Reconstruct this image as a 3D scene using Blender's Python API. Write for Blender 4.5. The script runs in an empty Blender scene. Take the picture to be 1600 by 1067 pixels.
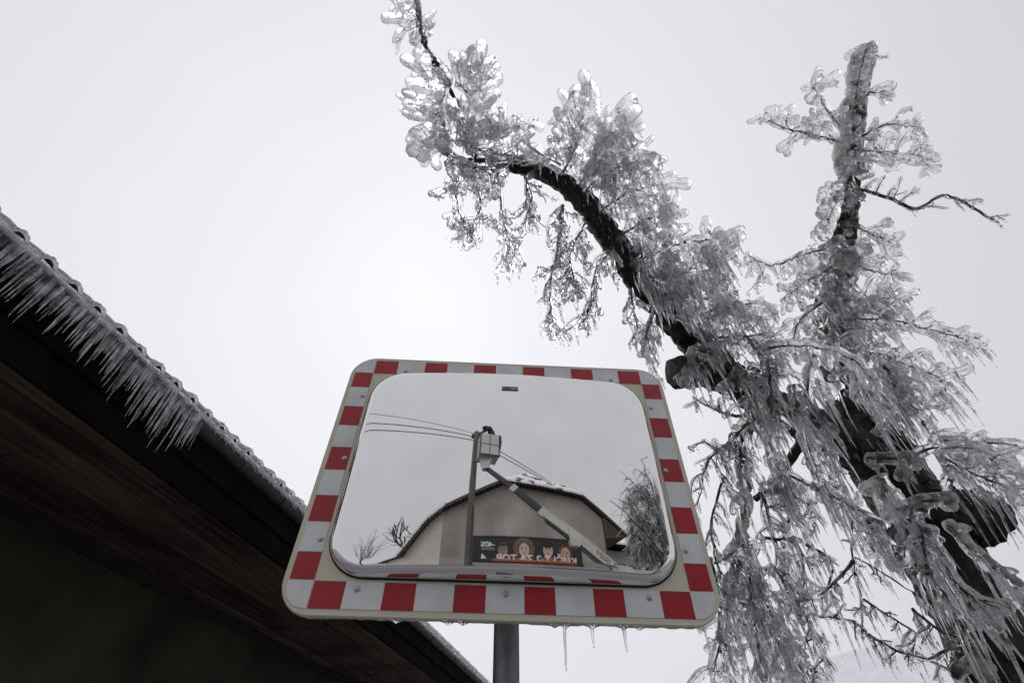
import bpy, bmesh, math, random
import numpy as np
from mathutils import Vector, Matrix

random.seed(7)
scene = bpy.context.scene
COL = scene.collection
rad = math.radians

# ------------------------------------------------------------------ camera
FPX, DZ = 770.0, 760.0
PITCH = math.atan2(FPX, DZ)
CAM = Vector((0, 0, 1.70))
FW = Vector((0, math.cos(PITCH), math.sin(PITCH)))
UP = Vector((0, -math.sin(PITCH), math.cos(PITCH)))
RT = Vector((1, 0, 0))
cam_data = bpy.data.cameras.new('camera')
cam_data.sensor_width = 36.0
cam_data.lens = FPX / 1600 * 36.0
cam_data.clip_start = 0.02
cam_data.clip_end = 2000
cam = bpy.data.objects.new('camera', cam_data)
COL.objects.link(cam)
cam.location = CAM
cam.rotation_euler = (math.pi / 2 + PITCH, 0, 0)
scene.camera = cam

# ------------------------------------------------------------------ sky, sun, exposure
SKY_BASE, SKY_LOBE = 0.56, 0.345
LOBE_EL, LOBE_AZ = rad(50), rad(-16)      # brightest patch of the overcast: ahead, a little left
w = bpy.data.worlds.new('World')
scene.world = w
w.use_nodes = True
nt = w.node_tree
nt.nodes.clear()
wout = nt.nodes.new('ShaderNodeOutputWorld')
bg = nt.nodes.new('ShaderNodeBackground')
bg2 = nt.nodes.new('ShaderNodeBackground')
add = nt.nodes.new('ShaderNodeAddShader')
sky = nt.nodes.new('ShaderNodeTexSky')
sky.sky_type = 'NISHITA'
sky.sun_disc = False
sky.sun_elevation = LOBE_EL
sky.sun_rotation = LOBE_AZ
bw = nt.nodes.new('ShaderNodeRGBToBW')
nt.links.new(sky.outputs[0], bw.inputs[0])
nt.links.new(bw.outputs[0], bg.inputs[0])
bg.inputs[1].default_value = 0.008
tc = nt.nodes.new('ShaderNodeTexCoord')
dot = nt.nodes.new('ShaderNodeVectorMath'); dot.operation = 'DOT_PRODUCT'
nrm = nt.nodes.new('ShaderNodeVectorMath'); nrm.operation = 'NORMALIZE'
nt.links.new(tc.outputs['Generated'], nrm.inputs[0])
nt.links.new(nrm.outputs[0], dot.inputs[0])
lobe_dir = Vector((math.sin(LOBE_AZ) * math.cos(LOBE_EL), math.cos(LOBE_AZ) * math.cos(LOBE_EL), math.sin(LOBE_EL)))
dot.inputs[1].default_value = lobe_dir
ramp = nt.nodes.new('ShaderNodeValToRGB')
ramp.color_ramp.interpolation = 'B_SPLINE'
els = ramp.color_ramp.elements
def skyc(v): return (v * 0.974, v * 0.981, v * 1.03, 1)
for i, deg in enumerate((180, 110, 75, 60, 48, 36, 25, 14, 0)):
    p = (math.cos(rad(deg)) + 1) / 2
    v = SKY_BASE + SKY_LOBE * math.exp(-(deg / 58.0) ** 2.4)
    e = els[i] if i < 2 else els.new(p)
    e.position = p
    e.color = skyc(v)
mr = nt.nodes.new('ShaderNodeMapRange')
mr.inputs['From Min'].default_value = -1
mr.inputs['From Max'].default_value = 1
nt.links.new(dot.outputs['Value'], mr.inputs['Value'])
nt.links.new(mr.outputs[0], ramp.inputs[0])
cn = nt.nodes.new('ShaderNodeTexNoise'); cn.inputs['Scale'].default_value = 2.2; cn.inputs['Detail'].default_value = 4; cn.inputs['Roughness'].default_value = 0.55
nt.links.new(nrm.outputs[0], cn.inputs['Vector'])
cr_ = nt.nodes.new('ShaderNodeMapRange'); cr_.inputs['To Min'].default_value = 0.955; cr_.inputs['To Max'].default_value = 1.045
nt.links.new(cn.outputs['Fac'], cr_.inputs['Value'])
cm = nt.nodes.new('ShaderNodeVectorMath'); cm.operation = 'SCALE'
nt.links.new(ramp.outputs[0], cm.inputs[0]); nt.links.new(cr_.outputs[0], cm.inputs['Scale'])
nt.links.new(cm.outputs[0], bg2.inputs[0])
bg2.inputs[1].default_value = 0.97
nt.links.new(bg.outputs[0], add.inputs[0])
nt.links.new(bg2.outputs[0], add.inputs[1])
nt.links.new(add.outputs[0], wout.inputs[0])

sun_d = bpy.data.lights.new('sun', 'SUN')
sun_d.energy = 0.5
sun_d.angle = rad(40)
sun_d.color = (1.0, 0.98, 0.95)
sun = bpy.data.objects.new('sun', sun_d)
COL.objects.link(sun)
sun.rotation_euler = lobe_dir.to_track_quat('Z', 'Y').to_euler()
sun.location = (0, 0, 30)

scene.view_settings.view_transform = 'Standard'
scene.view_settings.look = 'None'
scene.view_settings.exposure = 0.0
scene.view_settings.gamma = 1.0
scene.view_settings.use_curve_mapping = False
scene.render.engine = 'CYCLES'
cy = scene.cycles
cy.max_bounces = 48
cy.transmission_bounces = 40
cy.glossy_bounces = 16
cy.diffuse_bounces = 12
cy.transparent_max_bounces = 8
cy.caustics_reflective = True
cy.caustics_refractive = True
cy.use_denoising = True
cy.sample_clamp_indirect = 6.0

# ------------------------------------------------------------------ helpers
def at(px, py, z):
    """the point of the place seen at photograph pixel (px, py), z metres along the view axis"""
    return CAM + (RT * ((px - 800) / FPX) - UP * ((py - 533.5) / FPX) + FW) * z

class MB:
    def __init__(self): self.v = []; self.f = []; self.m = []; self.mi = 0
    def add(self, vs, fs):
        o = len(self.v)
        self.v.extend(tuple(p) for p in vs)
        for f in fs:
            self.f.append(tuple(i + o for i in f)); self.m.append(self.mi)
    def box(self, c, ax, ay, az, sx, sy, sz):
        c = Vector(c); ax, ay, az = Vector(ax) * sx / 2, Vector(ay) * sy / 2, Vector(az) * sz / 2
        vs = [c + ax * i + ay * j + az * k for k in (-1, 1) for j in (-1, 1) for i in (-1, 1)]
        self.add(vs, [(0, 2, 3, 1), (4, 5, 7, 6), (0, 1, 5, 4), (2, 6, 7, 3), (0, 4, 6, 2), (1, 3, 7, 5)])
    def prism(self, poly, off):
        """closed polygon extruded by the vector off"""
        n = len(poly); off = Vector(off)
        vs = [Vector(p) for p in poly] + [Vector(p) + off for p in poly]
        fs = [tuple(range(n))[::-1], tuple(range(n, 2 * n))] + [(i, (i + 1) % n, n + (i + 1) % n, n + i) for i in range(n)]
        self.add(vs, fs)
    def tube(self, pts, rs, seg=8, caps=True):
        pts = [Vector(p) for p in pts]
        n = len(pts)
        vs = []; fs = []
        t0 = (pts[1] - pts[0]).normalized()
        a = t0.orthogonal().normalized()
        for i, p in enumerate(pts):
            t = (pts[min(i + 1, n - 1)] - pts[max(i - 1, 0)])
            t = t.normalized() if t.length > 1e-9 else t0
            a = (a - t * a.dot(t))
            a = a.normalized() if a.length > 1e-6 else t.orthogonal().normalized()
            b = t.cross(a)
            for k in range(seg):
                th = 2 * math.pi * k / seg
                vs.append(p + (a * math.cos(th) + b * math.sin(th)) * rs[i])
        for i in range(n - 1):
            for k in range(seg):
                k2 = (k + 1) % seg
                fs.append((i * seg + k, i * seg + k2, (i + 1) * seg + k2, (i + 1) * seg + k))
        if caps:
            fs.append(tuple(range(seg))[::-1]); fs.append(tuple((n - 1) * seg + k for k in range(seg)))
        self.add(vs, fs)
    def mesh(self, name, mats, smooth=False):
        me = bpy.data.meshes.new(name)
        me.from_pydata([tuple(v) for v in self.v], [], self.f)
        for m in (mats if isinstance(mats, (list, tuple)) else [mats]): me.materials.append(m)
        if any(self.m): me.polygons.foreach_set('material_index', self.m)
        if smooth: me.polygons.foreach_set('use_smooth', [True] * len(me.polygons))
        me.update()
        return me

def link(name, me, parent=None):
    o = bpy.data.objects.new(name, me)
    COL.objects.link(o)
    if parent is not None:
        o.parent = parent
        if parent.get('root_loc') is not None:
            o.matrix_parent_inverse = Matrix.Translation(-parent.location)
    return o

def part(name, mb, mats, parent=None, smooth=False):
    return link(name, mb.mesh(name, mats, smooth), parent)

def thing(name, loc, label, cat, group=None):
    o = bpy.data.objects.new(name, None)
    COL.objects.link(o)
    o.location = loc
    o.empty_display_size = 0.2
    o['root_loc'] = 1
    o['label'] = label; o['category'] = cat
    if group: o['group'] = group
    return o

def tag(o, label, cat, group=None):
    o['label'] = label; o['category'] = cat
    if group: o['group'] = group

def text_mesh(name, body, size, mat, extrude=0.0, shear=0.0, space=1.0, bold=0.0):
    cu = bpy.data.curves.new(name, 'FONT')
    cu.body = body; cu.size = size; cu.extrude = extrude; cu.shear = shear
    cu.offset = bold; cu.align_x = 'CENTER'; cu.align_y = 'CENTER'; cu.space_character = space
    ob = bpy.data.objects.new(name, cu)
    COL.objects.link(ob)
    dg = bpy.context.evaluated_depsgraph_get()
    me = bpy.data.meshes.new_from_object(ob.evaluated_get(dg))
    bpy.data.objects.remove(ob); bpy.data.curves.remove(cu)
    me.materials.clear(); me.materials.append(mat)
    me.name = name
    return me

# ------------------------------------------------------------------ materials
def new_mat(name):
    m = bpy.data.materials.new(name); m.use_nodes = True
    return m, m.node_tree, m.node_tree.nodes['Principled BSDF']

def plain(name, col, rough=0.6, metal=0.0, spec=0.5, var=0.0, scale=8.0, bump=0.0, bscale=60.0, coat=0.0, detail=6.0):
    m, t, b = new_mat(name)
    b.inputs['Base Color'].default_value = (*col, 1)
    b.inputs['Roughness'].default_value = rough
    b.inputs['Metallic'].default_value = metal
    b.inputs['Specular IOR Level'].default_value = spec
    b.inputs['Coat Weight'].default_value = coat
    co = t.nodes.new('ShaderNodeTexCoord')
    if var:
        n = t.nodes.new('ShaderNodeTexNoise'); n.inputs['Scale'].default_value = scale; n.inputs['Detail'].default_value = detail
        t.links.new(co.outputs['Object'], n.inputs['Vector'])
        r = t.nodes.new('ShaderNodeValToRGB')
        r.color_ramp.elements[0].position = 0.3; r.color_ramp.elements[1].position = 0.72
        r.color_ramp.elements[0].color = (*[c * (1 - var) for c in col], 1)
        r.color_ramp.elements[1].color = (*[min(1, c * (1 + var)) for c in col], 1)
        t.links.new(n.outputs['Fac'], r.inputs[0]); t.links.new(r.outputs[0], b.inputs['Base Color'])
    if bump:
        n2 = t.nodes.new('ShaderNodeTexNoise'); n2.inputs['Scale'].default_value = bscale; n2.inputs['Detail'].default_value = 5
        t.links.new(co.outputs['Object'], n2.inputs['Vector'])
        bp = t.nodes.new('ShaderNodeBump'); bp.inputs['Strength'].default_value = bump; bp.inputs['Distance'].default_value = 0.01
        t.links.new(n2.outputs['Fac'], bp.inputs['Height']); t.links.new(bp.outputs[0], b.inputs['Normal'])
    return m

def ice_mat(name, cloud=0.3, rough=0.06, col=(0.96, 0.97, 0.98), bump=0.25, bscale=55, ior=1.27):
    """clear ice with cloudy patches that scatter the light passing through"""
    m, t, b = new_mat(name)
    b.inputs['Base Color'].default_value = (*col, 1)
    b.inputs['Roughness'].default_value = rough
    b.inputs['IOR'].default_value = ior
    b.inputs['Transmission Weight'].default_value = 1.0
    out = t.nodes['Material Output']
    tr = t.nodes.new('ShaderNodeBsdfTranslucent'); tr.inputs['Color'].default_value = (0.97, 0.975, 0.985, 1)
    df = t.nodes.new('ShaderNodeBsdfDiffuse'); df.inputs['Color'].default_value = (0.90, 0.91, 0.925, 1)
    m1 = t.nodes.new('ShaderNodeMixShader'); m1.inputs[0].default_value = 0.33
    t.links.new(tr.outputs[0], m1.inputs[1]); t.links.new(df.outputs[0], m1.inputs[2])
    co = t.nodes.new('ShaderNodeTexCoord')
    n = t.nodes.new('ShaderNodeTexNoise'); n.inputs['Scale'].default_value = 13; n.inputs['Detail'].default_value = 5; n.inputs['Roughness'].default_value = 0.6
    t.links.new(co.outputs['Object'], n.inputs['Vector'])
    r = t.nodes.new('ShaderNodeMapRange')
    r.inputs['From Min'].default_value = 0.42; r.inputs['From Max'].default_value = 0.60
    r.inputs['To Min'].default_value = max(0.0, cloud - 0.36); r.inputs['To Max'].default_value = min(1, cloud + 0.30)
    t.links.new(n.outputs['Fac'], r.inputs['Value'])
    m2 = t.nodes.new('ShaderNodeMixShader')
    t.links.new(r.outputs[0], m2.inputs[0]); t.links.new(b.outputs[0], m2.inputs[1]); t.links.new(m1.outputs[0], m2.inputs[2])
    t.links.new(m2.outputs[0], out.inputs['Surface'])
    n2 = t.nodes.new('ShaderNodeTexNoise'); n2.inputs['Scale'].default_value = bscale; n2.inputs['Detail'].default_value = 3
    t.links.new(co.outputs['Object'], n2.inputs['Vector'])
    bp = t.nodes.new('ShaderNodeBump'); bp.inputs['Strength'].default_value = bump; bp.inputs['Distance'].default_value = 0.01
    t.links.new(n2.outputs['Fac'], bp.inputs['Height'])
    for q in (b, tr, df): t.links.new(bp.outputs[0], q.inputs['Normal'])
    return m

def bark_mat():
    m, t, b = new_mat('wet_bark')
    co = t.nodes.new('ShaderNodeTexCoord')
    n = t.nodes.new('ShaderNodeTexNoise'); n.inputs['Scale'].default_value = 9; n.inputs['Detail'].default_value = 8; n.inputs['Roughness'].default_value = 0.65
    t.links.new(co.outputs['Object'], n.inputs['Vector'])
    r = t.nodes.new('ShaderNodeValToRGB')
    e = r.color_ramp.elements
    e[0].position = 0.38; e[0].color = (0.008, 0.007, 0.006, 1)
    e[1].position = 0.78; e[1].color = (0.15, 0.145, 0.14, 1)
    x = e.new(0.55); x.color = (0.030, 0.027, 0.020, 1)
    x = e.new(0.66); x.color = (0.058, 0.058, 0.036, 1)
    t.links.new(n.outputs['Fac'], r.inputs[0]); t.links.new(r.outputs[0], b.inputs['Base Color'])
    b.inputs['Roughness'].default_value = 0.5
    b.inputs['Specular IOR Level'].default_value = 0.35
    n2 = t.nodes.new('ShaderNodeTexNoise'); n2.inputs['Scale'].default_value = 38; n2.inputs['Detail'].default_value = 8
    t.links.new(co.outputs['Object'], n2.inputs['Vector'])
    bp = t.nodes.new('ShaderNodeBump'); bp.inputs['Strength'].default_value = 1.0; bp.inputs['Distance'].default_value = 0.035
    t.links.new(n2.outputs['Fac'], bp.inputs['Height']); t.links.new(bp.outputs[0], b.inputs['Normal'])
    return m

def wood_mat(name, col, dirn):
    m, t, b = new_mat(name)
    co = t.nodes.new('ShaderNodeTexCoord')
    mp = t.nodes.new('ShaderNodeMapping')
    mp.inputs['Rotation'].default_value = (0, 0, dirn)
    t.links.new(co.outputs['Object'], mp.inputs['Vector'])
    mp2 = t.nodes.new('ShaderNodeMapping')
    mp2.inputs['Scale'].default_value = (16, 0.8, 16)
    t.links.new(mp.outputs[0], mp2.inputs['Vector'])
    n = t.nodes.new('ShaderNodeTexNoise'); n.inputs['Scale'].default_value = 1.6; n.inputs['Detail'].default_value = 7
    t.links.new(mp2.outputs[0], n.inputs['Vector'])
    n2 = t.nodes.new('ShaderNodeTexNoise'); n2.inputs['Scale'].default_value = 1.1; n2.inputs['Detail'].default_value = 6
    t.links.new(co.outputs['Object'], n2.inputs['Vector'])
    mx = t.nodes.new('ShaderNodeMath'); mx.operation = 'ADD'
    t.links.new(n.outputs['Fac'], mx.inputs[0]); t.links.new(n2.outputs['Fac'], mx.inputs[1])
    oi = t.nodes.new('ShaderNodeObjectInfo')
    r = t.nodes.new('ShaderNodeValToRGB')
    e = r.color_ramp.elements
    e[0].position = 0.36; e[0].color = (*[c * 0.25 for c in col], 1)
    e[1].position = 0.66; e[1].color = (*[c * 1.5 for c in col], 1)
    m2 = t.nodes.new('ShaderNodeMath'); m2.operation = 'MULTIPLY_ADD'; m2.inputs[1].default_value = 0.5
    m3 = t.nodes.new('ShaderNodeMath'); m3.operation = 'MULTIPLY_ADD'; m3.inputs[1].default_value = 0.14; m3.inputs[2].default_value = -0.07
    t.links.new(oi.outputs['Random'], m3.inputs[0])
    t.links.new(mx.outputs[0], m2.inputs[0]); t.links.new(m3.outputs[0], m2.inputs[2])
    t.links.new(m2.outputs[0], r.inputs[0]); t.links.new(r.outputs[0], b.inputs['Base Color'])
    b.inputs['Roughness'].default_value = 0.75
    b.inputs['Specular IOR Level'].default_value = 0.2
    bp = t.nodes.new('ShaderNodeBump'); bp.inputs['Strength'].default_value = 0.5; bp.inputs['Distance'].default_value = 0.01
    t.links.new(n.outputs['Fac'], bp.inputs['Height']); t.links.new(bp.outputs[0], b.inputs['Normal'])
    return m

def mirror_mat():
    m, t, b = new_mat('polished_mirror')
    b.inputs['Metallic'].default_value = 1.0
    co = t.nodes.new('ShaderNodeTexCoord')
    n = t.nodes.new('ShaderNodeTexNoise'); n.inputs['Scale'].default_value = 9; n.inputs['Detail'].default_value = 8
    t.links.new(co.outputs['Object'], n.inputs['Vector'])
    sp = t.nodes.new('ShaderNodeTexVoronoi'); sp.inputs['Scale'].default_value = 48
    t.links.new(co.outputs['Object'], sp.inputs['Vector'])
    r = t.nodes.new('ShaderNodeValToRGB')
    r.color_ramp.elements[0].position = 0.3; r.color_ramp.elements[0].color = (0.78, 0.785, 0.785, 1)
    r.color_ramp.elements[1].position = 0.7; r.color_ramp.elements[1].color = (0.84, 0.84, 0.835, 1)
    t.links.new(n.outputs['Fac'], r.inputs[0])
    sr = t.nodes.new('ShaderNodeValToRGB')          # small dried drops
    sr.color_ramp.elements[0].position = 0.035; sr.color_ramp.elements[0].color = (0.82, 0.82, 0.81, 1)
    sr.color_ramp.elements[1].position = 0.075; sr.color_ramp.elements[1].color = (1, 1, 1, 1)
    t.links.new(sp.outputs['Distance'], sr.inputs[0])
    mx = t.nodes.new('ShaderNodeMix'); mx.data_type = 'RGBA'; mx.blend_type = 'MULTIPLY'; mx.inputs['Factor'].default_value = 1
    t.links.new(r.outputs[0], mx.inputs['A']); t.links.new(sr.outputs[0], mx.inputs['B'])
    t.links.new(mx.outputs['Result'], b.inputs['Base Color'])
    b.inputs['Roughness'].default_value = 0.018
    return m

def tape_mat(name, col, rough=0.42):
    """retroreflective sheeting: flat colour under a fine cell pattern"""
    m, t, b = new_mat(name)
    co = t.nodes.new('ShaderNodeTexCoord')
    v = t.nodes.new('ShaderNodeTexVoronoi'); v.inputs['Scale'].default_value = 190; v.feature = 'DISTANCE_TO_EDGE'
    t.links.new(co.outputs['Object'], v.inputs['Vector'])
    n = t.nodes.new('ShaderNodeTexNoise'); n.inputs['Scale'].default_value = 14; n.inputs['Detail'].default_value = 7
    t.links.new(co.outputs['Object'], n.inputs['Vector'])
    r = t.nodes.new('ShaderNodeValToRGB')
    r.color_ramp.elements[0].position = 0.0; r.color_ramp.elements[0].color = (*[c * 0.93 for c in col], 1)
    r.color_ramp.elements[1].position = 0.12; r.color_ramp.elements[1].color = (*col, 1)
    t.links.new(v.outputs['Distance'], r.inputs[0])
    r2 = t.nodes.new('ShaderNodeValToRGB')
    r2.color_ramp.elements[0].position = 0.25; r2.color_ramp.elements[0].color = (0.80, 0.80, 0.78, 1)
    r2.color_ramp.elements[1].position = 0.6; r2.color_ramp.elements[1].color = (1, 1, 1, 1)
    t.links.new(n.outputs['Fac'], r2.inputs[0])
    mx = t.nodes.new('ShaderNodeMix'); mx.data_type = 'RGBA'; mx.blend_type = 'MULTIPLY'; mx.inputs['Factor'].default_value = 1
    t.links.new(r.outputs[0], mx.inputs['A']); t.links.new(r2.outputs[0], mx.inputs['B'])
    t.links.new(mx.outputs['Result'], b.inputs['Base Color'])
    b.inputs['Roughness'].default_value = rough
    return m

M_ICE = ice_mat('glaze_ice', 0.20, rough=0.035, bump=0.4, ior=1.25)
M_ICICLE = ice_mat('icicle_ice', 0.10, rough=0.03, bump=0.12, bscale=40, ior=1.31)
M_CLEAR = ice_mat('clear_icicle_ice', 0.22, rough=0.03, bump=0.1, bscale=50, ior=1.31)
M_EAVE = ice_mat('eave_icicle_ice', 0.72, rough=0.03, bump=0.2, bscale=60, ior=1.31)
M_CRUST = ice_mat('frosted_ice', 0.62, rough=0.2, bump=0.7, bscale=45)
M_BARK = bark_mat()
M_TWIG = plain('twig_bark', (0.02, 0.017, 0.013), 0.55, var=0.4, scale=30)
M_PLATE = plain('cream_plastic', (0.62, 0.60, 0.48), 0.45, var=0.06, scale=6)
M_WHITE = tape_mat('white_reflective_tape', (0.74, 0.76, 0.78))
M_RED = tape_mat('red_reflective_tape', (0.40, 0.012, 0.024))
M_MIRROR = mirror_mat()
M_STEEL = plain('galvanised_steel', (0.16, 0.17, 0.19), 0.45, metal=0.6, var=0.22, scale=25, bump=0.08)
M_SCREW = plain('zinc_screw', (0.45, 0.45, 0.44), 0.35, metal=0.9)
M_BLACK = plain('black_plastic', (0.02, 0.02, 0.022), 0.5)
M_INK = plain('white_ink', (0.75, 0.75, 0.75), 0.6)
M_SEAL = plain('rubber_seal', (0.012, 0.012, 0.012), 0.6)

# ------------------------------------------------------------------ ground
g = MB()
S = 600
N = 24
for j in range(N + 1):
    for i in range(N + 1):
        g.v.append((-S + 2 * S * i / N, -S + 2 * S * j / N, 0.0))
for j in range(N):
    for i in range(N):
        a = j * (N + 1) + i
        g.f.append((a, a + 1, a + N + 2, a + N + 1)); g.m.append(0)
ground = part('ground', g, plain('icy_ground', (0.24, 0.24, 0.25), 0.45, var=0.35, scale=0.35, bump=0.4, bscale=4))
ground['kind'] = 'structure'

# ------------------------------------------------------------------ the traffic mirror
MO = Vector((-0.020, 1.208, 2.052))
MX = Vector((0.999, 0.051, -0.011)).normalized()
MY = Vector((0.011, 0.007, 1.0)); MY = (MY - MX * MY.dot(MX)).normalized()
MN = MX.cross(MY)
def mp(x, y, h=0.0): return MO + MX * x + MY * y + MN * h
POST_C = mp(0.010, 0, -0.105)
mirror = thing('traffic_mirror', (POST_C.x, POST_C.y, 0), 'convex rectangular traffic mirror with red and white checked frame on a grey post', 'traffic mirror')

def rrect(x0, x1, y0, y1, r, n=10):
    out = []
    for cx, cy_, a0 in ((x1 - r, y1 - r, 0), (x0 + r, y1 - r, 90), (x0 + r, y0 + r, 180), (x1 - r, y0 + r, 270)):
        for k in range(n + 1):
            a = rad(a0 + 90 * k / n)
            out.append((cx + r * math.cos(a), cy_ + r * math.sin(a)))
    return out

b = MB()
out = rrect(-0.507, 0.507, -0.010, 0.772, 0.078, 14)
loops = [(0.0, -0.016), (0.0, -0.003), (0.003, 0.0)]          # outer edge with a small rolled lip
n = len(out)
def inset(d): return rrect(-0.507 + d, 0.507 - d, -0.010 + d, 0.772 - d, 0.078 - d, 14)
vs = []
for d, h in [(0.012, -0.016), (0.0, -0.014), (0.0, -0.002), (0.0025, 0.0005), (0.006, 0.0)]:
    vs += [mp(x, y, h) for x, y in inset(d)]
fs = []
for k in range(4):
    for i in range(n):
        fs.append((k * n + i, k * n + (i + 1) % n, (k + 1) * n + (i + 1) % n, (k + 1) * n + i))
fs.append(tuple(4 * n + i for i in range(n)))
fs.append(tuple(range(n))[::-1])
b.add(vs, fs)
part('frame_plate', b, M_PLATE, mirror)

# reflective squares; columns and rows measured on the frame
RX = [(-0.434, -0.362), (-0.273, -0.201), (-0.113, -0.041), (0.048, 0.119), (0.208, 0.279), (0.365, 0.437)]
RY = [(0.066, 0.129), (0.204, 0.275), (0.350, 0.422), (0.497, 0.567), (0.643, 0.704)]
def tape(x0, x1, y0, y1, red):
    b = MB(); g_ = 0.0004
    b.prism([mp(x0 + g_, y0 + g_, 0.0004), mp(x1 - g_, y0 + g_, 0.0004), mp(x1 - g_, y1 - g_, 0.0004), mp(x0 + g_, y1 - g_, 0.0004)], MN * 0.0012)
    part('red_reflector' if red else 'white_reflector', b, M_RED if red else M_WHITE, mirror)
for y0, y1 in ((0.704, 0.759), (0.005, 0.064)):
    for i, (a, c) in enumerate(RX):
        tape(a, c, y0, y1, True)
        if i < 5: tape(c, RX[i + 1][0], y0, y1, False)
for x0, x1 in ((-0.493, -0.436), (0.438, 0.494)):
    for i, (a, c) in enumerate(RY):
        tape(x0, x1, a, c, True)
        if i < 4: tape(x0, x1, c, RY[i + 1][0], False)
for sx in (-1, 1):                                            # rounded white corners
    for yi, yo in ((0.704, 0.759), (0.064, 0.005)):
        xi = 0.4365 * sx; xo = 0.4935 * sx
        s2 = 1 if yo > yi else -1
        r = 0.05
        pts = [(xi, yi), (xo, yi)]
        cx, cyy = xo - sx * r, yo - s2 * r
        for k in range(9):
            a = rad(90 * k / 8)
            pts.append((cx + sx * r * math.cos(a), cyy + s2 * r * math.sin(a)))
        pts.append((xi, yo))
        if sx * s2 < 0: pts = pts[::-1]
        b = MB(); b.prism([mp(x, y, 0.0004) for x, y in pts], MN * 0.0012)
        part('white_reflector', b, M_WHITE, mirror)
for x, y in [(-0.333, 0.717), (0.005, 0.7155), (0.337, 0.716), (-0.448, 0.608), (0.449, 0.606), (-0.448, 0.386), (0.449, 0.384),
             (-0.448, 0.160), (0.450, 0.160), (-0.334, 0.048), (0.005, 0.046), (0.338, 0.048)]:
    b = MB()
    b.tube([mp(x, y, 0.0017), mp(x, y, 0.0025), mp(x, y, 0.004), mp(x, y, 0.0052)], [0.0072, 0.0072, 0.006, 0.003], 12)
    b.tube([mp(x - 0.003, y, 0.0053), mp(x + 0.003, y, 0.0053)], [0.0007, 0.0007], 4)
    part('screw', b, M_SCREW, mirror, True)

# mirror pan: a spherical cap of 3 m radius with a rounded rim
APEX, R0 = 0.060, 3.0
HX0, HX1, HY0, HY1, HR = -0.425, 0.426, 0.072, 0.700, 0.100
CXm, CYm = 0.0, 0.385
def cap(x, y):
    return math.sqrt(R0 * R0 - (x - CXm) ** 2 - (y - CYm) ** 2) - R0 + APEX
def ringp(d, seg):
    r = max(HR - d, 0.012)
    q = rrect(HX0 + d, HX1 - d, HY0 + d, HY1 - d, r, 24)
    pts = []
    for i in range(len(q)):
        pts.append(q[i])
        if i % 25 == 24:                                  # the straight sides follow the sphere too
            x, y = q[(i + 1) % len(q)]
            pts += [(q[i][0] + (x - q[i][0]) * k / 24, q[i][1] + (y - q[i][1]) * k / 24) for k in range(1, 24)]
    return pts
RIM = 0.022
ds = [RIM * (1 - math.cos(rad(90 * k / 14))) for k in range(15)] + [0.036, 0.045, 0.06, 0.08, 0.10, 0.13, 0.16, 0.19, 0.22, 0.25, 0.28, 0.30]
vs, nr = [], []
for d in ds:
    for x, y in ringp(d, 0):
        q = min(1, d / RIM)
        gq = math.sqrt(max(0, 1 - (1 - q) ** 2))
        vs.append((x, y, cap(x, y) * gq + 0.0002))
n = len(ringp(0, 0))
fs = []
for k in range(len(ds) - 1):
    for i in range(n):
        fs.append((k * n + i, k * n + (i + 1) % n, (k + 1) * n + (i + 1) % n, (k + 1) * n + i))
vs.append(((HX0 + HX1) / 2, (HY0 + HY1) / 2, cap((HX0 + HX1) / 2, (HY0 + HY1) / 2)))
k = len(ds) - 1
for i in range(n): fs.append((k * n + i, k * n + (i + 1) % n, len(vs) - 1))
me = bpy.data.meshes.new('mirror_pan')
me.from_pydata([tuple(mp(*p)) for p in vs], [], fs)
me.materials.append(M_MIRROR)
me.polygons.foreach_set('use_smooth', [True] * len(me.polygons))
me.update()
vn = [tuple(v.normal) for v in me.vertices]
CS = mp(CXm, CYm, APEX - R0)
for i, (x, y, h) in enumerate(vs):
    if i >= 15 * n: vn[i] = tuple((mp(x, y, h) - CS).normalized())
me.normals_split_custom_set_from_vertices(vn)
pan = link('mirror_pan', me, mirror)
b = MB()
o1 = rrect(HX0 - 0.002, HX1 + 0.002, HY0 - 0.003, HY1 + 0.002, HR + 0.002, 16)
b.prism([mp(x, y, 0.0003) for x, y in o1], MN * 0.002)
part('mirror_seal', b, M_SEAL, mirror)
# the small black radius label stuck on the mirror
lab_c = (0.0045, 0.632 - 0.29 * 0.047)
lh = cap(*lab_c)
b = MB()
ln = (mp(lab_c[0], lab_c[1], lh) - CS).normalized()
lx = (MX - ln * MX.dot(ln)).normalized(); ly = ln.cross(lx)
lc = mp(lab_c[0], lab_c[1], lh) + ln * 0.0006
b.box(lc, lx, ly, ln, 0.050, 0.0175, 0.0008)
lab = part('radius_label', b, M_BLACK, mirror)
tm = text_mesh('label_lettering', 'R = 3000', 0.0125, M_INK, 0.0001, 0.0, 1.0)
o = link('label_lettering', tm, lab)
o.matrix_local = Matrix.Translation(lc + ln * 0.0006) @ Matrix((lx, ly, ln)).transposed().to_4x4()

# post and bracket
b = MB()
pb = Vector((POST_C.x, POST_C.y, 0)); pt = Vector((POST_C.x + 0.003, POST_C.y, 2.74))
b.tube([pb, pb.lerp(pt, 0.25), pb.lerp(pt, 0.5), pb.lerp(pt, 0.75), pb.lerp(pt, 0.9), pt], [0.0302] * 6, 28)
part('post', b, M_STEEL, mirror, True)
for y in (0.20, 0.56):
    b = MB()
    c = mp(0.010, y, -0.058)
    b.box(c, MX, MY, MN, 0.30, 0.04, 0.008)
    b.box(mp(0.010, y, -0.036), MX, MY, MN, 0.05, 0.05, 0.040)
    b.tube([Vector((POST_C.x, POST_C.y, 2.052 + y - 0.02)), Vector((POST_C.x, POST_C.y, 2.052 + y + 0.02))], [0.036, 0.036], 20)
    part('clamp_bracket', b, M_STEEL, mirror)
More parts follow.
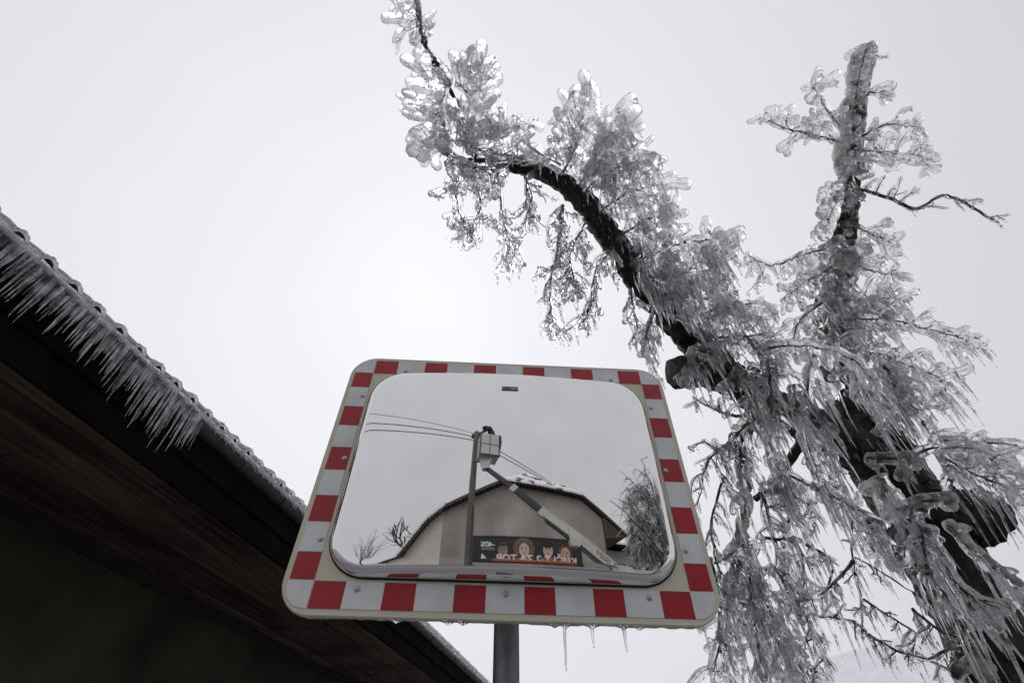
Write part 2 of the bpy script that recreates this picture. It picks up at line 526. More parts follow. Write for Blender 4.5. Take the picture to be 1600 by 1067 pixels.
# icicles and drops under the lower lip
def icicle(mb, p, L, r0, wob=0.05, seg=7, rings=5, lean=(0, 0)):
    pts, rs = [], []
    x = y = 0
    for k in range(rings):
        t = k / (rings - 1)
        x += random.uniform(-wob, wob) * L / rings; y += random.uniform(-wob, wob) * L / rings
        pts.append(Vector(p) + Vector((x + lean[0] * L * t, y + lean[1] * L * t, -L * t)))
        rs.append(r0 * ((1 - t) ** 0.72) * random.uniform(0.82, 1.15) + 0.0007)
    mb.tube(pts, rs, seg)
for x, L, r0 in ((0.139, 0.092, 0.0036), (0.199, 0.048, 0.0036), (0.269, 0.054, 0.0038), (0.452, 0.034, 0.0028), (0.115, 0.012, 0.005), (0.305, 0.006, 0.005), (-0.12, 0.009, 0.004), (-0.088, 0.010, 0.004), (-0.235, 0.006, 0.003)):
    b = MB()
    icicle(b, mp(x, -0.008, -0.004), L, r0, 0.12, 8, 7)
    b.tube([mp(x - 0.02, -0.0115, -0.004), mp(x - 0.008, -0.0125, -0.004), mp(x, -0.0145, -0.004), mp(x + 0.009, -0.0125, -0.004), mp(x + 0.02, -0.0115, -0.004)], [0.001, 0.003, 0.0055, 0.003, 0.001], 8)
    part('icicle', b, M_ICICLE, mirror, True)
b = MB()
mpts = [mp(x, -0.0105 + random.uniform(-0.0008, 0.0008), -0.006) for x in np.linspace(-0.43, 0.43, 60)]
b.tube(mpts, [0.003 * random.uniform(0.4, 1.3) for _ in mpts], 6)
part('ice_film', b, M_ICICLE, mirror, True)

# ------------------------------------------------------------------ the house on the left with the icy eave
A0 = Vector((-2.600, 1.333, 0)); ED = Vector((0.1977, 0.9803, 0)); EN = Vector((0.9803, -0.1977, 0)); EZ = Vector((0, 0, 1))
def E(t, l, z): return A0 + ED * t + EN * l + EZ * z
EAVE_Z = 3.90
T0, T1 = -0.65, 14.0
house = thing('house', E(6.5, -4.5, 0), 'dark plastered house with wide boarded eave, icicles along its gutter', 'house')
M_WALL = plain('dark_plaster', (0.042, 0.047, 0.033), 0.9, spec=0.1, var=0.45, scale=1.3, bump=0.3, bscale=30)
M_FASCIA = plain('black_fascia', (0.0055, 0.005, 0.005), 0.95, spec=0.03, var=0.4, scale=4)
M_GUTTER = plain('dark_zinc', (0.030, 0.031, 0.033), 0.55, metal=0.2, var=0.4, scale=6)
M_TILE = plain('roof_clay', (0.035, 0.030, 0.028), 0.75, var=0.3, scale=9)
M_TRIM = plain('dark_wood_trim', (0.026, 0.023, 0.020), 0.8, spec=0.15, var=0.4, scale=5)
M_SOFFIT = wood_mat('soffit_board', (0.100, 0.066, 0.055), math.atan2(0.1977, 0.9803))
SOF_Z, SOF_L, WALL_L = 3.45, -0.10, -1.47
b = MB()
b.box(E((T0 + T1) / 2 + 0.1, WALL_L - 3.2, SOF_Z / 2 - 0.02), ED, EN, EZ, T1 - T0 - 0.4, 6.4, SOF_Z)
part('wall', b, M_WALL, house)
# soffit boards, laid along the eave
nb = 7
wid = (SOF_L - WALL_L) / nb
for k in range(nb):
    cuts = [T0, random.uniform(1.2, 2.4), random.uniform(3.6, 5.2), random.uniform(6.5, 8.5), random.uniform(9.8, 11.5), T1]
    for a, c in zip(cuts[:-1], cuts[1:]):
        b = MB()
        dz = random.uniform(-0.012, 0.010)
        l0 = SOF_L - wid * (k + 0.5)
        w2 = wid - 0.020
        prof = [(-w2 / 2, 0.012), (-w2 / 2 + 0.006, 0), (w2 / 2 - 0.006, 0), (w2 / 2, 0.012), (w2 / 2, 0.026), (-w2 / 2, 0.026)]
        poly = [E(a + 0.004, l0 + x, SOF_Z + dz + z) for x, z in prof]
        b.prism(poly, ED * (c - a - 0.008))
        part('soffit_board', b, M_SOFFIT, house)
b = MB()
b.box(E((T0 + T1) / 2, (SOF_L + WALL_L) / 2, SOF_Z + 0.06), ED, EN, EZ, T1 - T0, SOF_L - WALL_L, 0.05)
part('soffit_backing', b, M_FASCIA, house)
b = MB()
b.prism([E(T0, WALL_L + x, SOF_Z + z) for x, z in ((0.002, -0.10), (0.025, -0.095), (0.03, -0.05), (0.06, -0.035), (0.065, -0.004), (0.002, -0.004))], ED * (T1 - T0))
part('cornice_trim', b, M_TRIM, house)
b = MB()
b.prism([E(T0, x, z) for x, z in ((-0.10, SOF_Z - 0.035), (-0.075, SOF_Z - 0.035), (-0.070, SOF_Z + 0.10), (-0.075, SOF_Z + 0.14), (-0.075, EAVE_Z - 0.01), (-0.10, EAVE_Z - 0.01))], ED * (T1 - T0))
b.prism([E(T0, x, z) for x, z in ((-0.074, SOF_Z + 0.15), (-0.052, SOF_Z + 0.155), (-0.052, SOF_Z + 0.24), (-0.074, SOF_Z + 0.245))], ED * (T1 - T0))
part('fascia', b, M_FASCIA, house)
# half round gutter
b = MB()
gp = []
for k in range(13):
    a = rad(180 + 180 * k / 12)
    gp.append((0.065 * math.cos(a) - 0.068, EAVE_Z - 0.012 + 0.080 * math.sin(a)))
gp2 = [(-0.068 + (x + 0.068) * 0.93, EAVE_Z - 0.012 + (z - EAVE_Z + 0.012) * 0.93) for x, z in gp]
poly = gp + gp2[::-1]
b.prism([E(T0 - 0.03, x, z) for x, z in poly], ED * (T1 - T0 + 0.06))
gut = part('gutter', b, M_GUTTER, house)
t = T0 + 0.4
while t < T1:
    b = MB()
    b.prism([E(t, x * 1.0 - 0.0 + (0.004 if x > -0.068 else -0.004), z - 0.006) for x, z in gp] + [E(t, x, z) for x, z in gp2[::-1]], ED * 0.03)
    part('gutter_bracket', b, M_GUTTER, gut)
    t += 0.62
# roof: pitched slab behind the tile course
PI30 = rad(28)
SL = Vector((0, 0, 0)) - EN * math.cos(PI30) + EZ * math.sin(PI30)
SN = EN * math.sin(PI30) + EZ * math.cos(PI30)
def Rf(t, s, h): return E(t, -0.035, EAVE_Z + 0.012) + SL * s + SN * h
b = MB()
b.prism([Rf(T0, 0.05, -0.012), Rf(T0, 5.4, -0.012), Rf(T0, 5.4, -0.10), Rf(T0, 0.05, -0.10)][::-1], ED * (T1 - T0))
roof = part('roof', b, M_TILE, house)
apex_l = -0.035 - 5.4 * math.cos(PI30)
b = MB()
rz = EAVE_Z + 0.012 + 5.4 * math.sin(PI30)
b.prism([E(T0, apex_l, rz - 0.02), E(T0, apex_l - 4.7, rz - 2.5), E(T0, apex_l - 4.7, rz - 2.6), E(T0, apex_l, rz - 0.12)], ED * (T1 - T0))
b.prism([E(T0 + 0.3, WALL_L, SOF_Z + 0.05), E(T0 + 0.3, WALL_L, EAVE_Z + 0.60), E(T0 + 0.3, apex_l, rz - 0.15), E(T0 + 0.3, apex_l - 3.2, SOF_Z + 1.0), E(T0 + 0.3, apex_l - 3.2, SOF_Z + 0.05)], ED * (T1 - T0 - 0.6))
part('roof_back', b, M_TILE, house)
# the eave course: arched tiles, each under its own crust of ice
PITCH_T = 0.175
def tile_profile(n=9):
    pts = []
    for k in range(n):
        a = math.pi * k / (n - 1)
        pts.append((0.046 - 0.046 * math.cos(a), 0.044 * math.sin(a) ** 1.2))
    pts.append((0.130, -0.002)); pts.append((0.178, -0.002))
    return pts
def tile_mesh():
    P = tile_profile()
    b = MB()
    n = len(P)
    for s in (0.0, 0.42):
        for (x, h) in P: b.v.append(ED * x + SL * s + SN * (h + 0.014))
        for (x, h) in P: b.v.append(ED * x + SL * s + SN * h)
    for i in range(n - 1):
        b.f += [(i, i + 1, 2 * n + i + 1, 2 * n + i), (n + i + 1, n + i, 3 * n + i, 3 * n + i + 1), (i + 1, i, n + i, n + i + 1), (2 * n + i, 2 * n + i + 1, 3 * n + i + 1, 3 * n + i)]
        b.m += [0] * 4
    return b.mesh('roof_tile', M_TILE)
def crust_mesh(seed):
    rnd = random.Random(seed)
    P = tile_profile(11)
    n = len(P)
    ss = [-0.045, -0.04, -0.015, 0.03, 0.10, 0.2, 0.42]
    off = [0.010, 0.022, 0.036, 0.038, 0.036, 0.03, 0.028]
    amp = [0.95, 0.85, 0.7, 0.7, 0.75, 0.8, 0.9]
    b = MB()
    for s, o_, am in zip(ss, off, amp):
        for (x, h) in P:
            j = rnd.uniform(-0.005, 0.006) if s < 0.4 else 0
            extra = 0.014 if h < 0.01 else 0
            b.v.append(ED * x + SL * (s + rnd.uniform(-0.006, 0.006)) + SN * (h * am + o_ + 0.010 * (1 - am) * 2 + extra + j))
    m = len(ss)
    for (x, h) in P: b.v.append(ED * x + SL * 0.42 + SN * (h + 0.0145))
    for (x, h) in P: b.v.append(ED * x + SL * -0.03 + SN * (h * 0.97 + 0.013 if h > 0.01 else -0.012 + rnd.uniform(-0.012, 0.004)))
    for k in range(m + 1):
        for i in range(n - 1):
            b.f.append((k * n + i, k * n + i + 1, (k + 1) * n + i + 1, (k + 1) * n + i)); b.m.append(0)
    for i in range(n - 1):
        b.f.append(((m + 1) * n + i, (m + 1) * n + i + 1, i + 1, i)); b.m.append(0)
    # rime teeth at the lip
    for q in range(7):
        x = rnd.uniform(0.0, 0.17)
        p = ED * x + SL * -0.035 + SN * 0.004
        L = rnd.uniform(0.010, 0.038)
        b.tube([p, p - EZ * L * 0.5, p - EZ * L], [0.006, 0.004, 0.001], 5)
    return b.mesh('ice_crust', M_CRUST, True)
tmesh = tile_mesh()
cmesh = [crust_mesh(s) for s in range(9)]
t = T0
i = 0
while t < T1 - 0.1:
    o = link('roof_tile', tmesh, house); o.location = Rf(t, random.uniform(-0.008, 0.008), random.uniform(-0.003, 0.004))
    c = link('ice_crust', cmesh[random.randrange(9)], o)
    t += PITCH_T; i += 1
# rounded rod of ice along the gutter lip
b = MB()
ts = np.arange(T0, T1, 0.03)
b.tube([E(t, 0.0, EAVE_Z - 0.012 + random.uniform(-0.002, 0.002)) for t in ts], [0.0125 * random.uniform(0.85, 1.15) for t in ts], 8)
for t in np.arange(1.72, T1, 0.012):                       # frost fringe where no icicles hang
    L = abs(random.gauss(0.012, 0.012)) + 0.004
    p = E(t + random.uniform(-.006, .006), random.uniform(-0.006, 0.012), EAVE_Z - 0.018)
    b.tube([p, p - EZ * L * 0.5 + EN * 0.002, p - EZ * L], [0.006, 0.004, 0.001], 5)
part('lip_ice', b, M_CRUST, house, True)
# ice lying in the gutter between lip and tiles
b = MB()
ts = np.arange(T0, T1, 0.045)
prof = [(0.008, -0.012), (0.004, 0.022), (-0.02, 0.034), (-0.06, 0.030), (-0.06, -0.03)]
for t in ts:
    for x, z in prof: b.v.append(E(t, x + random.uniform(-0.004, 0.004), EAVE_Z + z + random.uniform(-0.005, 0.005)))
for k in range(len(ts) - 1):
    for i in range(5):
        i2 = (i + 1) % 5
        b.f.append((k * 5 + i, k * 5 + i2, (k + 1) * 5 + i2, (k + 1) * 5 + i)); b.m.append(0)
part('gutter_ice', b, M_CRUST, house, True)
# the hanging icicles
t = T0 + 0.05
while t < 1.68:
    b = MB()
    env = 0.26 + 0.06 * math.sin(t * 6.2) + 0.08 * max(0, t - 0.3) / 1.2
    L = env * random.uniform(0.5, 0.95) if random.random() < 0.6 else env * random.uniform(0.85, 1.25)
    icicle(b, E(t, random.uniform(-0.012, 0.006), EAVE_Z - 0.012), L, random.uniform(0.0060, 0.0115), 0.07, 9, 10, (random.uniform(-0.05, 0.02), random.uniform(-0.03, 0.03)))
    part('icicle', b, M_EAVE if random.random() < .5 else M_CLEAR, house, True)
    t += random.uniform(0.010, 0.024)
b = MB()
t = T0
while t < 1.66:
    icicle(b, E(t, random.uniform(-0.014, 0.004), EAVE_Z - 0.012), abs(random.gauss(0.07, 0.04)) + 0.01, random.uniform(0.005, 0.009), 0.08, 6, 4)
    t += random.uniform(0.020, 0.05)
o = part('small_icicles', b, M_EAVE, house, True); o['kind'] = 'stuff'

# ------------------------------------------------------------------ the iced tree on the right
TREE_P = at(1570, 1030, 2.2)
tree = thing('iced_tree', (TREE_P.x, TREE_P.y, 0), 'pollarded bare tree sheathed in thick glaze ice, right of the mirror', 'tree')
def wp(path): return [at(x, y, z) for x, y, z, r in path], [r for *_, r in path]
def refine(pts, rs, step, jit=0.0, rj=0.0):
    P, Rr = [pts[0]], [rs[0]]
    n = len(pts)
    for i in range(n - 1):
        p0, p1, p2, p3 = pts[max(i - 1, 0)], pts[i], pts[i + 1], pts[min(i + 2, n - 1)]
        k = max(1, int((p2 - p1).length / step))
        for j in range(1, k + 1):
            t = j / k
            q = 0.5 * ((2 * p1) + (p2 - p0) * t + (2 * p0 - 5 * p1 + 4 * p2 - p3) * t * t + (3 * p1 - p0 - 3 * p2 + p3) * t ** 3)
            r = rs[i] + (rs[i + 1] - rs[i]) * t
            P.append(q + Vector([random.uniform(-1, 1) for _ in range(3)]) * jit)
            Rr.append(r * (1 + random.uniform(-rj, rj)))
    return P, Rr
def rough_tube(mb, pts, rs, seg, amp):
    """bark: a tube whose rings are knobbly"""
    k0 = len(mb.v)
    mb.tube(pts, rs, seg)
    for r_i in range(len(pts)):
        for k in range(seg):
            v = Vector(mb.v[k0 + r_i * seg + k]); c = Vector(pts[r_i])
            f = 1 + random.uniform(-amp, amp) + 0.5 * amp * math.sin(k * 2.2 + r_i * 0.7)
            mb.v[k0 + r_i * seg + k] = tuple(c + (v - c) * f)

TRUNK = [(1570, 1030, 2.2, 0.185), (1502, 919, 2.42, 0.175), (1445, 826, 2.62, 0.175), (1396, 747, 2.82, 0.185), (1362, 690, 3.0, 0.18), (1338, 640, 3.12, 0.145), (1318, 590, 3.22, 0.125),
         (1303, 520, 3.32, 0.115), (1302, 450, 3.42, 0.10), (1312, 390, 3.48, 0.085), (1322, 340, 3.52, 0.075), (1328, 270, 3.58, 0.066), (1335, 200, 3.62, 0.060), (1345, 140, 3.66, 0.052), (1354, 100, 3.7, 0.040), (1362, 76, 3.71, 0.018)]
p, r = wp(TRUNK)
p = [Vector((TREE_P.x, TREE_P.y, -0.1)), Vector((TREE_P.x, TREE_P.y, 0.25))] + p
r = [0.27, 0.215] + r
b = MB()
p, r = refine(p, r, 0.035, 0.006, 0.05)
rough_tube(b, p, r, 30, 0.08)
part('trunk', b, M_BARK, tree, True)
LIMBS = [
    [(1405, 770, 2.76, .13), (1340, 705, 2.76, .12), (1255, 660, 2.72, .098), (1180, 620, 2.75, .09), (1115, 568, 2.80, .092), (1065, 512, 2.86, .082), (1015, 460, 2.92, .078), (978, 405, 2.96, .078), (945, 360, 3.0, .072), (912, 315, 3.05, .068), (878, 284, 3.1, .062), (838, 266, 3.15, .052), (790, 258, 3.2, .044), (745, 257, 3.25, .036), (698, 257, 3.28, .028)],
    [(1150, 600, 2.75, .075), (1100, 580, 2.71, .088), (1058, 583, 2.65, .082)],
    [(1420, 790, 2.62, .13), (1480, 798, 2.54, .125), (1520, 808, 2.50, .122), (1553, 818, 2.47, .118)],
    [(745, 255, 3.25, .022), (727, 195, 3.28, .018), (708, 150, 3.3, .014), (688, 116, 3.3, .014), (670, 82, 3.3, .013), (657, 50, 3.3, .012), (651, 5, 3.3, .011), (650, -60, 3.3, .009)],
    [(1560, 1050, 2.2, .06), (1530, 1045, 2.16, .058), (1502, 1040, 2.12, .05)],
    [(1205, 640, 2.7, .045), (1175, 662, 2.62, .03), (1150, 700, 2.58, .026), (1165, 760, 2.55, .024), (1158, 830, 2.5, .02), (1150, 900, 2.45, .017), (1165, 980, 2.4, .013), (1200, 1067, 2.35, .009)],
    [(1255, 690, 2.66, .03), (1225, 730, 2.6, .02), (1180, 780, 2.56, .016)],
]
for L in LIMBS:
    p, r = wp(L)
    p, r = refine(p, r, 0.022, 0.004, 0.08)
    b = MB(); rough_tube(b, p, r, 24, 0.10)
    part('limb', b, M_BARK, tree, True)

def curve_pts(p0, d, L, n, droop, wig):
    pts = [p0]; d = d.normalized(); q = p0
    for k in range(n):
        d = (d + Vector((random.uniform(-wig, wig), random.uniform(-wig, wig), random.uniform(-wig, wig) - droop / n))).normalized()
        q = q + d * (L / n); pts.append(q)
    return pts
def ice_sleeve(mb, pts, r, seg=7):
    n = len(pts)
    d = (pts[-1] - pts[-2]).normalized()
    P = list(pts) + [pts[-1] + d * r * 0.75, pts[-1] + d * r * 1.1]
    rs = [r * random.uniform(0.78, 1.25) for _ in pts]
    rs[-1] = r * random.uniform(0.85, 1.15)
    rs += [rs[-1] * 0.78, rs[-1] * 0.25]
    mb.tube(P, rs, seg)
VOX = 0.0042
def fuse(mb, vox=VOX):
    """union of overlapping sleeves into one skin of ice"""
    me = mb.mesh('ice', M_ICE)
    ob = bpy.data.objects.new('ice', me); COL.objects.link(ob)
    md = ob.modifiers.new('r', 'REMESH'); md.mode = 'VOXEL'; md.voxel_size = vox
    sm = ob.modifiers.new('s', 'SMOOTH'); sm.iterations = 5; sm.factor = 0.5
    dg = bpy.context.evaluated_depsgraph_get()
    out = bpy.data.meshes.new_from_object(ob.evaluated_get(dg))
    bpy.data.objects.remove(ob); bpy.data.meshes.remove(me)
    return out
def join_into(me, mb):
    """append builder geometry to an evaluated mesh"""
    nv = len(me.vertices)
    co = np.empty(nv * 3, 'f'); me.vertices.foreach_get('co', co)
    nl = len(me.loops); lv = np.empty(nl, 'i'); me.loops.foreach_get('vertex_index', lv)
    npol = len(me.polygons); ls = np.empty(npol, 'i'); me.polygons.foreach_get('loop_start', ls)
    V = np.concatenate([co, np.array(mb.v, 'f').ravel()]) if mb.v else co
    fl = np.array([i + nv for f in mb.f for i in f], 'i')
    cnt = np.cumsum([0] + [len(f) for f in mb.f])[:-1] + nl if mb.f else np.array([], 'i')
    m2 = bpy.data.meshes.new('ice_coat')
    m2.vertices.add(len(V) // 3); m2.vertices.foreach_set('co', V)
    LV = np.concatenate([lv, fl]); m2.loops.add(len(LV)); m2.loops.foreach_set('vertex_index', LV)
    LS = np.concatenate([ls, cnt]); m2.polygons.add(len(LS)); m2.polygons.foreach_set('loop_start', LS.astype('i'))
    m2.polygons.foreach_set('use_smooth', [True] * len(LS))
    m2.materials.append(M_ICE); m2.materials.append(M_ICICLE)
    m2.polygons.foreach_set('material_index', [0] * npol + [1] * len(mb.f))
    m2.update(calc_edges=True); m2.validate()
    bpy.data.meshes.remove(me)
    return m2

def spray(path, z0, z1, ang, spread, L, n, ice, drip=0.05, nd=3, droop=0.3, sub=2, spine_ice=0.75, twig=0.0028, fz=0.35, wig=0.30, dmax=3.0, spine_r=None, web=0.35):
    """one branch: a spine with twigs off it, each in a sleeve of ice hung with icicles.
    path, L and ice are in photograph pixels, drip in metres"""
    m = len(path)
    sp = [at(x, y, z0 + (z1 - z0) * i / (m - 1)) for i, (x, y) in enumerate(path)]
    s = (z0 + z1) / 2 / FPX
    sp, sr = refine(sp, [(spine_r or twig * 2.6) * (1 - 0.6 * i / (m - 1)) for i in range(m)], 0.03, 0.004, 0.1)
    bark, ice_b, drips = MB(), MB(), MB()
    bark.tube(sp, sr, 6)
    fat = ice >= 11
    if fat: twig *= 0.7
    ir = ice * s * 0.5
    if spine_ice: ice_sleeve(ice_b, sp, ir * spine_ice, 9)
    segs = [(sp, ir * spine_ice)] if spine_ice else []
    for i in range(n):
        t = random.random() if n > 3 else (i + 0.5) / n
        k = min(int(t * (len(sp) - 1)), len(sp) - 2)
        p0 = sp[k].lerp(sp[k + 1], random.random())
        a = rad(ang + random.uniform(-1, 1) * spread)
        d = RT * math.cos(a) + UP * math.sin(a) + FW * random.uniform(-fz, fz)
        ln = L * s * random.uniform(0.45, 1.15)
        pts = curve_pts(p0, d, ln, 5, droop, wig)
        bark.tube(pts, [twig * (1.2 - 0.14 * j) for j in range(6)], 5)
        r = ir * random.uniform(0.6, 1.2)
        ice_sleeve(ice_b, pts, r); segs.append((pts, r))
        for q in range(sub):
            if random.random() < 0.25: continue
            j = random.randint(1, 4)
            dd = (pts[j + 1] - pts[j]).normalized() + Vector([random.uniform(-0.9, 0.9) for _ in range(3)])
            pp = curve_pts(pts[j], dd, ln * random.uniform(0.25, 0.6), 3, droop, wig)
            if not fat or random.random() < .3: bark.tube(pp, [twig * 0.9, twig * 0.75, twig * 0.6, twig * 0.4], 4)
            r2 = r * random.uniform(0.55, 0.95)
            ice_sleeve(ice_b, pp, r2); segs.append((pp, r2))
    for pts, r in segs:
        ln = sum((pts[i + 1] - pts[i]).length for i in range(len(pts) - 1))
        for q in range(max(1, int(0.62 * nd * ln / 0.12 + random.random()))):
            t = random.random() * (len(pts) - 1); k = min(int(t), len(pts) - 2)
            p0 = pts[k].lerp(pts[k + 1], t - k) - Vector((0, 0, r * 0.4))
            Ld = 1.2 * drip * min(dmax, random.expovariate(1.0) + 0.3)
            e = Vector((random.uniform(-.10, .10), random.uniform(-.10, .10), -1)) * Ld
            rr = min(r * 0.75, random.uniform(0.0045, 0.0105))
            bend = Vector((random.uniform(-.12, .12), random.uniform(-.12, .12), 0)) * Ld
            m1_, m2_ = p0 + e * .35 + bend * .6, p0 + e * .65 + bend
            # the stout upper part grows together with the sleeve, the fine tip is free
            ice_b.tube([p0 + EZ * r * .3, m1_, m2_], [rr * 1.25, rr * random.uniform(.85, 1.2), max(.0038, rr * .75)], 6)
            tip = p0 + e + bend
            drips.tube([m1_.lerp(m2_, .7), m2_.lerp(tip, .25), m2_.lerp(tip, .65), tip], [rr * .8, rr * .62, rr * .38, .0008], 6)
    br = part('branch', bark, M_TWIG, tree, True)
    me = fuse(ice_b, max(0.0034, min(VOX, ir * 0.5)))
    link('ice_coat', join_into(me, drips), br)

